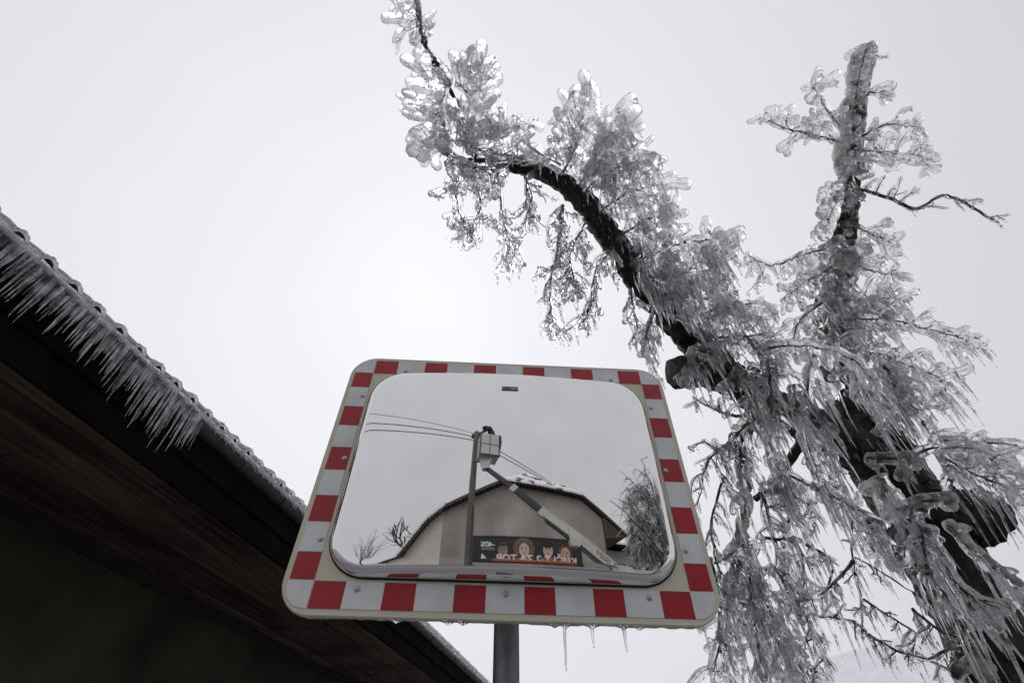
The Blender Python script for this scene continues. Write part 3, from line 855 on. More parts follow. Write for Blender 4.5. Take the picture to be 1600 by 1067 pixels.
F_ = dict(drip=0.035, nd=3, droop=0.1)
SPRAYS = [
    # upper end of the left limb, reaching out of the frame
    dict(path=[(650, 0), (656, 40), (664, 80)], z0=3.28, z1=3.28, ang=195, spread=60, L=46, n=11, ice=14, spine_ice=.9, **F_),
    dict(path=[(655, 20), (660, 70)], z0=3.3, z1=3.3, ang=20, spread=50, L=31, n=4, ice=12, spine_ice=0, **F_),
    dict(path=[(700, 125), (690, 170), (700, 235)], z0=3.26, z1=3.2, ang=165, spread=60, L=64, n=27, ice=20, drip=.04, nd=3.7),
    dict(path=[(715, 130), (740, 160), (735, 225)], z0=3.26, z1=3.2, ang=60, spread=70, L=57, n=24, ice=20, drip=.05, nd=3.7),
    dict(path=[(725, 115), (755, 125)], z0=3.25, z1=3.25, ang=60, spread=60, L=40, n=9, ice=18, **F_),
    dict(path=[(715, 220), (750, 235), (805, 245)], z0=3.15, z1=3.1, ang=80, spread=75, L=51, n=24, ice=18, drip=.06, nd=4.3),
    dict(path=[(770, 215), (800, 205), (815, 200)], z0=3.2, z1=3.2, ang=70, spread=70, L=44, n=12, ice=15, **F_),
    dict(path=[(690, 235), (740, 262), (790, 258)], z0=3.1, z1=3.05, ang=180, spread=120, L=44, n=14, ice=15, drip=.04, nd=3.1),
    # comb of stubby twigs above the bend
    dict(path=[(880, 270), (900, 230), (905, 190)], z0=3.02, z1=3.0, ang=110, spread=45, L=66, n=24, ice=18, drip=.05, nd=3.7),
    dict(path=[(905, 290), (935, 240), (945, 210)], z0=3.0, z1=3.0, ang=60, spread=50, L=68, n=24, ice=20, drip=.06, nd=3.7),
    dict(path=[(915, 300), (950, 270), (985, 255)], z0=2.98, z1=2.95, ang=60, spread=60, L=57, n=21, ice=18, drip=.07, nd=4.3),
    dict(path=[(940, 330), (985, 300), (1025, 290)], z0=2.95, z1=2.92, ang=50, spread=60, L=53, n=21, ice=18, drip=.07, nd=4.3),
    dict(path=[(965, 370), (1010, 345), (1040, 340)], z0=2.92, z1=2.9, ang=30, spread=70, L=44, n=17, ice=18, drip=.06, nd=4.3),
    dict(path=[(985, 420), (1030, 390), (1075, 380), (1110, 375)], z0=2.88, z1=2.82, ang=45, spread=60, L=53, n=29, ice=18, drip=.08, nd=5.0),
    dict(path=[(1000, 440), (1050, 425), (1100, 420), (1130, 430)], z0=2.82, z1=2.76, ang=20, spread=70, L=53, n=29, ice=18, drip=.09, nd=5.0),
    dict(path=[(1015, 470), (1060, 460), (1110, 470), (1150, 480)], z0=2.78, z1=2.72, ang=20, spread=80, L=46, n=24, ice=18, drip=.09, nd=5.0),
    dict(path=[(1100, 490), (1140, 480), (1180, 475)], z0=2.74, z1=2.7, ang=0, spread=80, L=44, n=14, ice=18, drip=.06, nd=4.3),
    dict(path=[(1085, 520), (1130, 530), (1170, 540), (1215, 520)], z0=2.72, z1=2.68, ang=60, spread=110, L=53, n=24, ice=14, drip=.05, nd=3.7),
    dict(path=[(1020, 490), (1010, 530), (1030, 570)], z0=2.72, z1=2.68, ang=-100, spread=50, L=44, n=9, ice=14, drip=.05, nd=3.7, droop=.6),
    dict(path=[(1085, 540), (1075, 580)], z0=2.62, z1=2.58, ang=-60, spread=90, L=44, n=11, ice=14, drip=.06, nd=5.0, droop=.5),
    # thin twigs hanging under the left limb
    dict(path=[(718, 262), (712, 310), (730, 365)], z0=3.22, z1=3.15, ang=-100, spread=70, L=42, n=21, ice=11, drip=.045, nd=3, droop=.8),
    dict(path=[(735, 262), (750, 310), (745, 345)], z0=3.22, z1=3.15, ang=-80, spread=80, L=42, n=17, ice=10, drip=.045, nd=3, droop=.8),
    dict(path=[(778, 262), (785, 330), (800, 410)], z0=3.18, z1=3.1, ang=-80, spread=70, L=40, n=25, ice=11, drip=.045, nd=3, droop=.8),
    dict(path=[(820, 275), (830, 310), (820, 350)], z0=3.15, z1=3.1, ang=-80, spread=90, L=40, n=17, ice=8, drip=.03, nd=2, droop=.6),
    dict(path=[(880, 320), (872, 390), (860, 450), (862, 510)], z0=3.0, z1=2.9, ang=-100, spread=70, L=44, n=34, ice=10, drip=.04, nd=4, droop=.8, spine_r=.008),
    dict(path=[(915, 350), (890, 400), (905, 460)], z0=2.98, z1=2.9, ang=-90, spread=90, L=46, n=25, ice=9, drip=.045, nd=3, droop=.8),
    dict(path=[(958, 385), (930, 430), (920, 500)], z0=2.9, z1=2.85, ang=-100, spread=70, L=40, n=20, ice=8, drip=.045, nd=3, droop=.8),
    dict(path=[(985, 450), (990, 490), (1010, 535)], z0=2.85, z1=2.78, ang=-100, spread=70, L=36, n=14, ice=10, drip=.05, nd=4, droop=.8),
    # the upright leader
    dict(path=[(1352, 80), (1340, 130), (1330, 200), (1320, 260)], z0=3.58, z1=3.48, ang=100, spread=90, L=14, n=22, ice=18, spine_ice=1.8, drip=.03, nd=3),
    dict(path=[(1325, 225), (1290, 215), (1240, 205), (1195, 185)], z0=3.5, z1=3.4, ang=120, spread=100, L=34, n=20, ice=14, drip=.025, nd=2),
    dict(path=[(1315, 200), (1290, 170), (1270, 135)], z0=3.55, z1=3.5, ang=90, spread=90, L=26, n=10, ice=14, drip=.03, nd=2),
    dict(path=[(1340, 235), (1385, 240), (1440, 245)], z0=3.5, z1=3.45, ang=-20, spread=120, L=36, n=22, ice=14, drip=.03, nd=3),
    dict(path=[(1345, 215), (1385, 195), (1430, 200)], z0=3.5, z1=3.45, ang=10, spread=70, L=26, n=8, ice=12, drip=.03, nd=3),
    dict(path=[(1345, 146), (1375, 144), (1395, 148)], z0=3.6, z1=3.55, ang=0, spread=80, L=18, n=6, ice=14, drip=.03, nd=2),
    dict(path=[(1330, 250), (1330, 285), (1345, 310)], z0=3.45, z1=3.4, ang=-90, spread=100, L=34, n=14, ice=14, drip=.03, nd=3),
    dict(path=[(1340, 295), (1390, 310), (1432, 326), (1480, 306), (1552, 344)], z0=3.45, z1=3.4, ang=10, spread=80, L=34, n=12, ice=7, drip=.02, nd=2, spine_r=.012, spine_ice=.8),
    dict(path=[(1308, 300), (1300, 330), (1290, 365)], z0=3.45, z1=3.38, ang=190, spread=70, L=28, n=14, ice=14, spine_ice=1.6, drip=.03, nd=3),
    dict(path=[(1320, 345), (1350, 360), (1395, 380)], z0=3.45, z1=3.4, ang=-20, spread=90, L=30, n=14, ice=13, drip=.04, nd=4),
    dict(path=[(1305, 385), (1250, 400), (1205, 415), (1168, 398)], z0=3.38, z1=3.28, ang=-70, spread=110, L=40, n=22, ice=13, drip=.03, nd=3),
    dict(path=[(1300, 420), (1260, 440), (1225, 470)], z0=3.3, z1=3.2, ang=-110, spread=80, L=38, n=18, ice=13, drip=.04, nd=3),
    dict(path=[(1325, 395), (1310, 440), (1300, 490), (1310, 540)], z0=3.3, z1=3.15, ang=90, spread=180, L=20, n=22, ice=20, spine_ice=1.8, drip=.05, nd=3),
    dict(path=[(1330, 410), (1365, 425), (1395, 430)], z0=3.35, z1=3.3, ang=-20, spread=90, L=30, n=12, ice=13, drip=.03, nd=3),
    dict(path=[(1310, 470), (1360, 470), (1420, 485)], z0=3.18, z1=3.1, ang=10, spread=90, L=40, n=22, ice=15, drip=.07, nd=5),
    dict(path=[(1320, 500), (1390, 500), (1450, 515), (1502, 528)], z0=3.1, z1=3.0, ang=-20, spread=70, L=34, n=22, ice=15, spine_ice=1.4, drip=.07, nd=5),
    dict(path=[(1290, 470), (1250, 500), (1240, 530)], z0=3.15, z1=3.1, ang=-100, spread=80, L=40, n=12, ice=12, drip=.05, nd=4),
    dict(path=[(1330, 540), (1390, 560), (1440, 580), (1478, 600)], z0=3.0, z1=2.92, ang=-30, spread=80, L=38, n=24, ice=15, drip=.08, nd=6),
    dict(path=[(1300, 520), (1330, 560), (1370, 600), (1400, 650)], z0=3.0, z1=2.8, ang=-60, spread=140, L=38, n=26, ice=15, drip=.08, nd=6),
    # sprays in front of the trunk head
    dict(path=[(1195, 548), (1230, 540), (1285, 545), (1330, 562), (1360, 590)], z0=2.55, z1=2.6, ang=-80, spread=30, L=26, n=7, ice=20, spine_ice=1.0, drip=.05, nd=1.4, sub=1, spine_r=.006),
    dict(path=[(1270, 555), (1262, 610), (1285, 670), (1300, 715)], z0=2.58, z1=2.5, ang=-70, spread=50, L=38, n=16, ice=15, spine_ice=1.25, drip=.10, nd=4.1),
    dict(path=[(1200, 560), (1205, 620), (1205, 690), (1225, 760)], z0=2.55, z1=2.45, ang=-80, spread=60, L=34, n=14, ice=17, spine_ice=1.25, drip=.09, nd=3.4),
    dict(path=[(1240, 600), (1250, 660), (1275, 730), (1300, 780)], z0=2.52, z1=2.42, ang=-60, spread=50, L=36, n=16, ice=16, spine_ice=1.25, drip=.10, nd=4.1),
    dict(path=[(1150, 570), (1170, 610), (1180, 660)], z0=2.6, z1=2.52, ang=-70, spread=90, L=44, n=18, ice=14, drip=.07, nd=3.4),
    dict(path=[(1160, 520), (1190, 560), (1180, 600)], z0=2.62, z1=2.6, ang=60, spread=120, L=40, n=16, ice=9, drip=.05, nd=2.0),
    dict(path=[(1335, 580), (1350, 610), (1390, 640)], z0=2.6, z1=2.55, ang=-60, spread=60, L=34, n=12, ice=15, spine_ice=1.25, drip=.10, nd=3.4),
    dict(path=[(1380, 570), (1430, 640), (1470, 690), (1560, 720)], z0=2.85, z1=2.7, ang=-20, spread=80, L=40, n=26, ice=14, spine_ice=1.4, drip=.06, nd=2.7),
    dict(path=[(1470, 690), (1530, 690), (1588, 695)], z0=2.7, z1=2.62, ang=0, spread=80, L=30, n=10, ice=15, spine_ice=1.3, drip=.06, nd=2.0),
    dict(path=[(1355, 715), (1410, 715), (1460, 700), (1520, 700)], z0=2.55, z1=2.5, ang=-20, spread=90, L=30, n=12, ice=15, spine_ice=1.25, drip=.06, nd=2.0),
    dict(path=[(1470, 710), (1510, 735), (1560, 755), (1625, 770)], z0=2.5, z1=2.4, ang=-30, spread=90, L=40, n=18, ice=13, spine_ice=1.25, drip=.09, nd=3.4),
    dict(path=[(1520, 690), (1560, 730), (1600, 740)], z0=2.6, z1=2.5, ang=-30, spread=80, L=34, n=12, ice=15, drip=.07, nd=2.7),
    dict(path=[(1370, 745), (1385, 765), (1400, 790)], z0=2.38, z1=2.35, ang=-60, spread=110, L=22, n=8, ice=22, spine_ice=1.25, drip=.08, nd=2.7),
    dict(path=[(1402, 795), (1440, 785), (1480, 778)], z0=2.28, z1=2.26, ang=-70, spread=40, L=14, n=4, ice=24, spine_ice=1.1, drip=.04, nd=4.1, sub=0),
    dict(path=[(1422, 795), (1418, 830), (1412, 870)], z0=2.28, z1=2.24, ang=-80, spread=40, L=24, n=6, ice=24, spine_ice=1.1, drip=.09, nd=4.1, sub=0),
    dict(path=[(1430, 815), (1470, 870), (1500, 920), (1560, 950)], z0=2.24, z1=2.05, ang=-50, spread=60, L=36, n=13, ice=17, spine_ice=1.25, drip=.09, nd=4.1),
    dict(path=[(1480, 815), (1520, 860), (1570, 905), (1588, 940)], z0=2.22, z1=2.08, ang=-50, spread=60, L=30, n=9, ice=16, spine_ice=1.25, drip=.09, nd=4.1),
    dict(path=[(1440, 830), (1450, 890), (1480, 930)], z0=2.2, z1=2.1, ang=-100, spread=60, L=34, n=9, ice=13, drip=.10, nd=3.4),
    dict(path=[(1300, 760), (1350, 810), (1385, 860)], z0=2.5, z1=2.4, ang=-100, spread=70, L=30, n=12, ice=15, drip=.06, nd=2.7),
    dict(path=[(1500, 1045), (1515, 1035), (1540, 1060)], z0=2.08, z1=2.05, ang=90, spread=120, L=16, n=12, ice=20, spine_ice=1.25, drip=.03, nd=0.7, sub=0),
    # drapes between mirror and trunk
    dict(path=[(1170, 660), (1140, 690), (1105, 720), (1095, 770)], z0=2.5, z1=2.42, ang=-120, spread=80, L=44, n=16, ice=8, drip=.03, nd=3, droop=.7),
    dict(path=[(1165, 650), (1130, 645), (1085, 622)], z0=2.6, z1=2.55, ang=180, spread=70, L=26, n=4, ice=7, spine_ice=.8, drip=.02, nd=2),
    dict(path=[(1165, 700), (1120, 700), (1100, 690)], z0=2.5, z1=2.45, ang=200, spread=80, L=26, n=6, ice=10, drip=.02, nd=2),
    dict(path=[(1155, 700), (1165, 770), (1158, 830), (1150, 900)], z0=2.48, z1=2.4, ang=-70, spread=90, L=44, n=17, ice=12, spine_ice=1.8, drip=.06, nd=3, droop=.7),
    dict(path=[(1150, 890), (1140, 950), (1125, 1010), (1115, 1050)], z0=2.38, z1=2.3, ang=-80, spread=80, L=48, n=20, ice=12, spine_ice=1.6, drip=.06, nd=3, droop=.7),
    dict(path=[(1160, 850), (1185, 920), (1220, 990), (1270, 1067)], z0=2.4, z1=2.3, ang=-60, spread=80, L=48, n=24, ice=13, spine_ice=1.6, drip=.06, nd=3, droop=.7),
    dict(path=[(1170, 900), (1180, 970), (1190, 1040), (1210, 1090)], z0=2.36, z1=2.28, ang=-80, spread=90, L=46, n=20, ice=12, spine_ice=1.5, drip=.06, nd=3, droop=.7),
    dict(path=[(1150, 860), (1115, 880), (1105, 870)], z0=2.42, z1=2.4, ang=180, spread=70, L=26, n=4, ice=10, drip=.02, nd=2),
    dict(path=[(1155, 880), (1200, 920), (1250, 955), (1335, 970)], z0=2.38, z1=2.35, ang=-40, spread=80, L=36, n=9, ice=7, spine_ice=.8, drip=.05, nd=3, spine_r=.005),
    dict(path=[(1220, 720), (1235, 770), (1275, 800), (1260, 850)], z0=2.45, z1=2.42, ang=-100, spread=70, L=40, n=12, ice=9, drip=.06, nd=3, droop=.6),
    dict(path=[(1190, 770), (1230, 760), (1235, 800), (1225, 840)], z0=2.46, z1=2.42, ang=-90, spread=70, L=38, n=9, ice=11, drip=.05, nd=3, droop=.6),
    dict(path=[(1195, 840), (1245, 850), (1255, 900), (1250, 950)], z0=2.42, z1=2.38, ang=-60, spread=90, L=36, n=9, ice=8, drip=.05, nd=3, droop=.6),
    dict(path=[(1330, 812), (1332, 870), (1345, 930), (1348, 1000)], z0=2.38, z1=2.3, ang=-90, spread=100, L=26, n=7, ice=6, spine_ice=.9, drip=.04, nd=3, spine_r=.004),
    dict(path=[(1333, 875), (1310, 905), (1282, 930)], z0=2.36, z1=2.34, ang=-110, spread=60, L=18, n=4, ice=7, spine_ice=.9, drip=.03, nd=3),
    dict(path=[(1335, 870), (1380, 895), (1455, 945)], z0=2.36, z1=2.25, ang=-60, spread=60, L=22, n=4, ice=5, spine_ice=.6, drip=.03, nd=3, spine_r=.004),
    dict(path=[(1348, 935), (1395, 965), (1430, 990), (1425, 1030)], z0=2.32, z1=2.2, ang=-80, spread=80, L=26, n=7, ice=6, spine_ice=.8, drip=.04, nd=3, spine_r=.004),
    dict(path=[(1355, 990), (1400, 1015), (1460, 1035), (1510, 1060)], z0=2.3, z1=2.15, ang=-40, spread=90, L=30, n=8, ice=7, spine_ice=.9, drip=.04, nd=3, spine_r=.005),
    dict(path=[(1530, 1010), (1480, 1015), (1450, 1030)], z0=2.15, z1=2.15, ang=-120, spread=60, L=30, n=4, ice=8, drip=.03, nd=3),
    dict(path=[(1130, 745), (1112, 820), (1125, 900)], z0=2.46, z1=2.4, ang=-100, spread=80, L=36, n=14, ice=7, drip=.04, nd=3, droop=.8),
    dict(path=[(1190, 770), (1212, 850), (1240, 930)], z0=2.44, z1=2.38, ang=-70, spread=90, L=44, n=14, ice=9, drip=.05, nd=3, droop=.7),
    dict(path=[(1205, 880), (1250, 950), (1290, 1030)], z0=2.38, z1=2.32, ang=-60, spread=90, L=44, n=15, ice=9, drip=.05, nd=3, droop=.7),
    dict(path=[(1225, 740), (1290, 770), (1340, 800), (1390, 850)], z0=2.48, z1=2.4, ang=-80, spread=80, L=44, n=17, ice=11, spine_ice=1.2, drip=.06, nd=4, droop=.6),
    dict(path=[(1110, 870), (1125, 940), (1120, 1000)], z0=2.36, z1=2.3, ang=-80, spread=80, L=40, n=12, ice=10, drip=.05, nd=3, droop=.7),
    dict(path=[(1180, 960), (1230, 1020), (1260, 1080)], z0=2.34, z1=2.28, ang=-70, spread=90, L=44, n=14, ice=11, drip=.05, nd=3, droop=.7),
    dict(path=[(1260, 850), (1300, 880), (1290, 930)], z0=2.42, z1=2.38, ang=-80, spread=90, L=40, n=8, ice=6, spine_ice=.8, drip=.05, nd=3, droop=.5),
    dict(path=[(1425, 950), (1470, 985), (1520, 1000)], z0=2.25, z1=2.15, ang=-90, spread=90, L=34, n=8, ice=6, spine_ice=.8, drip=.04, nd=3),
    dict(path=[(1352, 120), (1350, 92), (1362, 72)], z0=3.62, z1=3.66, ang=120, spread=110, L=20, n=10, ice=15, spine_ice=1.1, drip=.03, nd=3),
]
for s in SPRAYS: spray(**s)
# short icicles on the bare dark stretches of the limbs
b = MB()
for L, side in ((LIMBS[0], 1), (LIMBS[1], 1), (LIMBS[2], 1), (TRUNK[:8], 1)):
    p, r = wp(L)
    p, r = refine(p, r, 0.01)
    for q, rr in zip(p, r):
        if random.random() < 0.42: continue
        off = -FW * rr * random.uniform(0.75, 1.0) + UP * rr * random.uniform(-0.3, 0.6) + RT * rr * random.uniform(-0.5, 0.5)
        icicle(b, q + off, random.uniform(0.02, 0.07), random.uniform(0.0018, 0.004), 0.08, 5, 4)
o = part('limb_icicles', b, M_ICICLE, tree, True); o['kind'] = 'stuff'

# ------------------------------------------------------------------ what stands behind the camera and shows in the mirror
MC = MO + MY * 0.385
AZ0 = rad(-3.0)
BS = Vector((math.cos(AZ0), -math.sin(AZ0), 0)); BD = Vector((-math.sin(AZ0), -math.cos(AZ0), 0))
def B(s, z, d): return Vector((MC.x, MC.y, 0)) + BS * s + BD * d + EZ * z
def facing(s, z, d):                       # frame for lettering that faces the mirror
    return Matrix.Translation(B(s, z, d)) @ Matrix((-BS, EZ, -BD)).transposed().to_4x4()

M_PLASTER = plain('tan_plaster', (0.37, 0.335, 0.305), 0.9, spec=0.1, var=0.28, scale=0.7, bump=0.2, bscale=20)
M_PALE = plain('pale_plaster', (0.62, 0.58, 0.53), 0.9, spec=0.1, var=0.1, scale=0.8)
M_BTILE = plain('brown_roof_tile', (0.075, 0.05, 0.04), 0.8, var=0.3, scale=3)
M_SNOW = plain('snow', (0.80, 0.81, 0.84), 0.9, spec=0.1, var=0.06, scale=2)
M_SPOTSNOW = None
def patch_snow():
    m, t, b_ = new_mat('patchy_snow_on_tiles')
    co = t.nodes.new('ShaderNodeTexCoord')
    n = t.nodes.new('ShaderNodeTexNoise'); n.inputs['Scale'].default_value = 1.7; n.inputs['Detail'].default_value = 4
    t.links.new(co.outputs['Object'], n.inputs['Vector'])
    r = t.nodes.new('ShaderNodeValToRGB'); r.color_ramp.elements[0].position = 0.46; r.color_ramp.elements[1].position = 0.5
    r.color_ramp.elements[0].color = (0.09, 0.07, 0.06, 1); r.color_ramp.elements[1].color = (0.8, 0.81, 0.83, 1)
    t.links.new(n.outputs['Fac'], r.inputs[0]); t.links.new(r.outputs[0], b_.inputs['Base Color'])
    b_.inputs['Roughness'].default_value = 0.9
    return m
M_SPOTSNOW = patch_snow()
D0 = 12.0
barn = thing('barn', B(1.3, 0, D0 + 5), 'tan plastered barn with half-hipped roof, seen in the mirror', 'barn')
b = MB()
b.prism([B(-2.45, 0, D0), B(5.05, 0, D0), B(5.05, 6.85, D0), B(4.0, 7.78, D0), B(0.3, 8.25, D0), B(-2.45, 6.9, D0)], BD * 10)
part('wall', b, M_PLASTER, barn)
b = MB()
b.prism([B(-4.75, 0, D0 + .02), B(-2.46, 0, D0 + .02), B(-2.46, 6.9, D0 + .02), B(-3.1, 6.3, D0 + .02), B(-4.75, 3.95, D0 + .02)], BD * 9)
part('annex_wall', b, M_PALE, barn)
def slab(name, mat, pts, th, parent):
    """roof slab from front edge points (s, z, d) pairs"""
    b = MB(); b.prism([B(*p) for p in pts], EZ * th); return part(name, b, mat, parent)
AP = (1.64, 9.75, D0 + 1.6)
rf = slab('roof', M_BTILE, [(-2.45, 6.93, D0 - .3), (0.25, 8.32, D0 - .3), AP, (AP[0], AP[1], D0 + 10.3), (-2.45, 6.93, D0 + 10.3)], 0.14, barn)
slab('roof', M_BTILE, [(6.15, 6.05, D0 - .3), (6.15, 6.05, D0 + 10.3), (AP[0], AP[1], D0 + 10.3), AP, (4.1, 7.82, D0 - .3)], 0.14, barn)
slab('roof', M_SPOTSNOW, [(0.25, 8.30, D0 - .45), (4.15, 7.80, D0 - .45), (AP[0], AP[1] + .03, AP[2])], 0.12, barn)
slab('annex_roof', M_SNOW, [(-5.6, 2.95, D0 - .35), (-3.15, 6.38, D0 - .35), (-2.4, 7.02, D0 - .35), (-2.4, 7.02, D0 + 9.3), (-3.15, 6.38, D0 + 9.3), (-5.6, 2.95, D0 + 9.3)], 0.17, barn)
for (s0, z0), (s1, z1), m_ in (((-5.55, 2.98), (-3.15, 6.36), 1), ((-3.15, 6.36), (-2.4, 7.0), 1), ((-2.4, 6.95), (0.25, 8.32), 0), ((0.25, 8.3), (4.15, 7.8), 0)):
    n = int(math.hypot(s1 - s0, z1 - z0) / 0.17)
    b = MB()
    for i in range(n):                                   # the row of tile ends under the eave
        t = (i + 0.5) / n
        c = B(s0 + (s1 - s0) * t, z0 + (z1 - z0) * t - 0.05 - (0.03 if m_ else 0), D0 - 0.40 - (0.08 if s0 > 0 else 0))
        b.tube([c, c + BD * 0.5], [0.055 + 0.035 * m_ * random.random(), 0.055], 7)
    o = part('tile_ends', b, M_BTILE, barn)
b = MB()
b.prism([B(5.06, 5.85, D0 - .2), B(6.0, 5.98, D0 - .2), B(6.1, 6.06, D0 - .2), B(5.06, 6.88, D0 - .2)], BD * 10)
part('eave_box', b, plain('weathered_eave_board', (0.09, 0.075, 0.06), 0.85, var=0.3, scale=4), barn)

# billboard on the barn wall
bill = thing('billboard', B(1.37, 4.0, D0), 'black billboard with four portraits and white lettering on the barn wall', 'billboard')
M_BB = plain('billboard_black', (0.012, 0.013, 0.015), 0.5)
M_FR = plain('billboard_frame', (0.03, 0.03, 0.032), 0.5)
b = MB(); b.box(B(1.37, 4.60, D0 - .05), BS, BD, EZ, 4.74, 0.09, 1.90); part('panel', b, M_BB, bill)
b = MB()
for s, z, w_, h_ in ((1.37, 5.575, 4.86, .06), (1.37, 3.63, 4.86, .06), (-1.03, 4.6, .06, 1.885), (3.77, 4.6, .06, 1.885)):
    b.box(B(s, z, D0 - .06), BS, BD, EZ, w_, 0.13, h_)
part('frame', b, M_FR, bill)
def flat(mb, pts, d): mb.prism([B(s, z, d) for s, z in pts], -BD * 0.004)
def oval(s, z, a, c, n=20, rot=0): return [(s + a * math.cos(2 * math.pi * k / n + rot), z + c * math.sin(2 * math.pi * k / n + rot)) for k in range(n)]
M_ORANGE = plain('orange_print', (0.46, 0.10, 0.035), 0.6, var=0.35, scale=7)
M_LIP = plain('lip_print', (0.35, 0.06, 0.06), 0.6)
for s, z, k, hair, skin, style in ((0.28, 5.0, 1.08, (0.10, 0.07, 0.05), (0.34, 0.22, 0.16), 'tied'), (1.20, 5.06, 1.22, (0.17, 0.095, 0.055), (0.62, 0.44, 0.35), 'curls'),
                                   (2.26, 5.08, 1.22, (0.012, 0.011, 0.013), (0.58, 0.42, 0.33), 'fringe'), (3.04, 4.99, 1.18, (0.13, 0.032, 0.024), (0.52, 0.35, 0.26), 'long')):
    po = MB(); flat(po, [(s - .42 * k, 4.0), (s + .42 * k, 4.0), (s + .42 * k, z - .42 * k), (s + .30 * k, z - .32 * k), (s + .10 * k, z - .27 * k), (s - .10 * k, z - .27 * k), (s - .30 * k, z - .32 * k), (s - .42 * k, z - .42 * k)], D0 - .098)
    pr = part('portrait', po, M_ORANGE, bill)
    hm = plain('hair_print', hair, 0.6, var=0.45, scale=9); sm_ = plain('skin_print', skin, 0.6, var=0.18, scale=6)
    hb = MB()
    if style == 'curls':
        for i in range(16):
            a = rad(-40 + 260 * i / 15)
            flat(hb, oval(s + .27 * k * math.cos(a), z + .04 + .25 * k * math.sin(a), .13 * k, .13 * k, 10), D0 - .1025 - 0.0005 * i)
        flat(hb, oval(s, z + .06, .27 * k, .30 * k), D0 - .1015)
    elif style == 'long':
        flat(hb, oval(s, z - .02, .27 * k, .33 * k), D0 - .103); flat(hb, [(s - .27 * k, z), (s - .34 * k, z - .35 * k), (s + .30 * k, z - .36 * k), (s + .27 * k, z)], D0 - .1025)
    else:
        flat(hb, oval(s, z + .05, .21 * k, .28 * k), D0 - .103)
    part('hair', hb, hm, pr)
    fb = MB(); flat(fb, oval(s, z - .03,   .180 * k, .240 * k), D0 - .111); flat(fb, [(s - .07 * k, z - .2 * k), (s + .07 * k, z - .2 * k), (s + .09 * k, z - .31 * k), (s - .09 * k, z - .31 * k)], D0 - .1105)
    part('face', fb, sm_, pr)
    eb = MB()
    for sx in (-1, 1):
        flat(eb, oval(s + sx * .068 * k, z + .005, .035 * k, .016 * k, 10), D0 - .1155); flat(eb, oval(s + sx * .07 * k, z + .055 * k, .048 * k, .011 * k, 10), D0 - .1155)
    flat(eb, oval(s, z - .075 * k, .022 * k, .014 * k, 8), D0 - .1155)
    if style in ('fringe', 'tied'): flat(eb, oval(s, z + (.135 if style == 'fringe' else .18) * k, .16 * k, (.075 if style == 'fringe' else .05) * k, 14), D0 - .1156)
    part('eyes', eb, plain('eye_print', tuple(c * 0.5 for c in hair), 0.6), pr)
    lb = MB(); flat(lb, oval(s, z - .135 * k, .05 * k, .018 * k, 10), D0 - .1155); part('lips', lb, M_LIP, pr)
M_LET = plain('white_print', (0.8, 0.8, 0.8), 0.6); M_YEL = plain('yellow_print', (0.6, 0.45, 0.06), 0.6)
def letter(body, s, z, size, mat, sx=1.0, shear=0, name='lettering', d=D0 - .121):
    me = text_mesh(name, body, size, mat, 0.002, shear, 1.0, size * 0.022)
    o = link(name, me, bill)
    o.matrix_basis = facing(s, z, d) @ Matrix.Diagonal((sx, 1, 1, 1))
    return o
letter('KLIČI T-2 ZA TOP', 1.78, 4.64, 0.43, M_LET, 1.04)
letter('4', -0.55, 4.64, 0.43, M_LET, 1.15)
letter('-40%', -0.36, 5.22, 0.31, M_LET, 1.0, 0.2)
b = MB(); flat(b, [(-.64, 5.05), (-.08, 5.05), (-.08, 5.065), (-.64, 5.065)], D0 - .12); flat(b, [(-.64, 4.99), (-.08, 4.99), (-.08, 5.0), (-.64, 5.0)], D0 - .12)
part('small_print', b, M_LET, bill)
b = MB(); flat(b, [(-.68, 4.40), (-.25, 4.40), (-.25, 4.43), (-.68, 4.43)], D0 - .12); flat(b, [(0.0, 4.38), (3.5, 4.38), (3.5, 4.41), (0.0, 4.41)], D0 - .1235)
part('yellow_rule', b, M_YEL, bill)

# utility pole, wires
DP = 7.5
M_POLE = plain('weathered_pole', (0.115, 0.11, 0.10), 0.85, var=0.3, scale=6)
M_POLED = plain('pole_iron', (0.05, 0.05, 0.05), 0.7)
upole = thing('utility_pole', B(-0.77, 0, DP), 'grey wooden utility pole beside the work platform, seen in the mirror', 'utility pole')
b = MB(); b.tube([B(-.765, 0, DP), B(-.78, 3, DP), B(-.80, 6, DP), B(-.80, 8.38, DP)], [.125, .115, .10, .085], 14); part('pole', b, M_POLE, upole, True)
b = MB(); b.tube([B(-.70, 0.2, DP - .1), B(-.70, 4, DP - .09), B(-.73, 5.2, DP - .09)], [.022] * 3, 6); part('cable_conduit', b, M_POLED, upole)
b = MB(); b.box(B(-.70, 8.1, DP), BS, BD, EZ, .55, .08, .08); cr = part('crossarm', b, M_POLED, upole)
for s in (-.92, -.70, -.48):
    b = MB(); b.tube([B(s, 8.13, DP), B(s, 8.2, DP), B(s, 8.24, DP), B(s, 8.28, DP)], [.02, .04, .045, .02], 8); part('insulator', b, M_BLACK, cr, True)
def mirror_ray(px, py):
    """where a photograph pixel looks after bouncing off the mirror"""
    d = (RT * ((px - 800) / FPX) - UP * ((py - 533.5) / FPX) + FW).normalized()
    oc = CAM - CS; bq = oc.dot(d); t = -bq - math.sqrt(bq * bq - oc.length_squared + R0 * R0)
    q = CAM + d * t; n_ = (q - CS).normalized()
    return q, d - n_ * 2 * d.dot(n_)
def wire(p0, p1, sag, r, label):
    b = MB()
    pts = [Vector(p0).lerp(Vector(p1), t) - EZ * sag * 4 * t * (1 - t) for t in np.linspace(0, 1, 25)]
    b.tube(pts, [r] * 25, 6)
    o = part('overhead_wire', b, M_POLED); tag(o, label, 'wire', 'overhead wires at the utility pole')
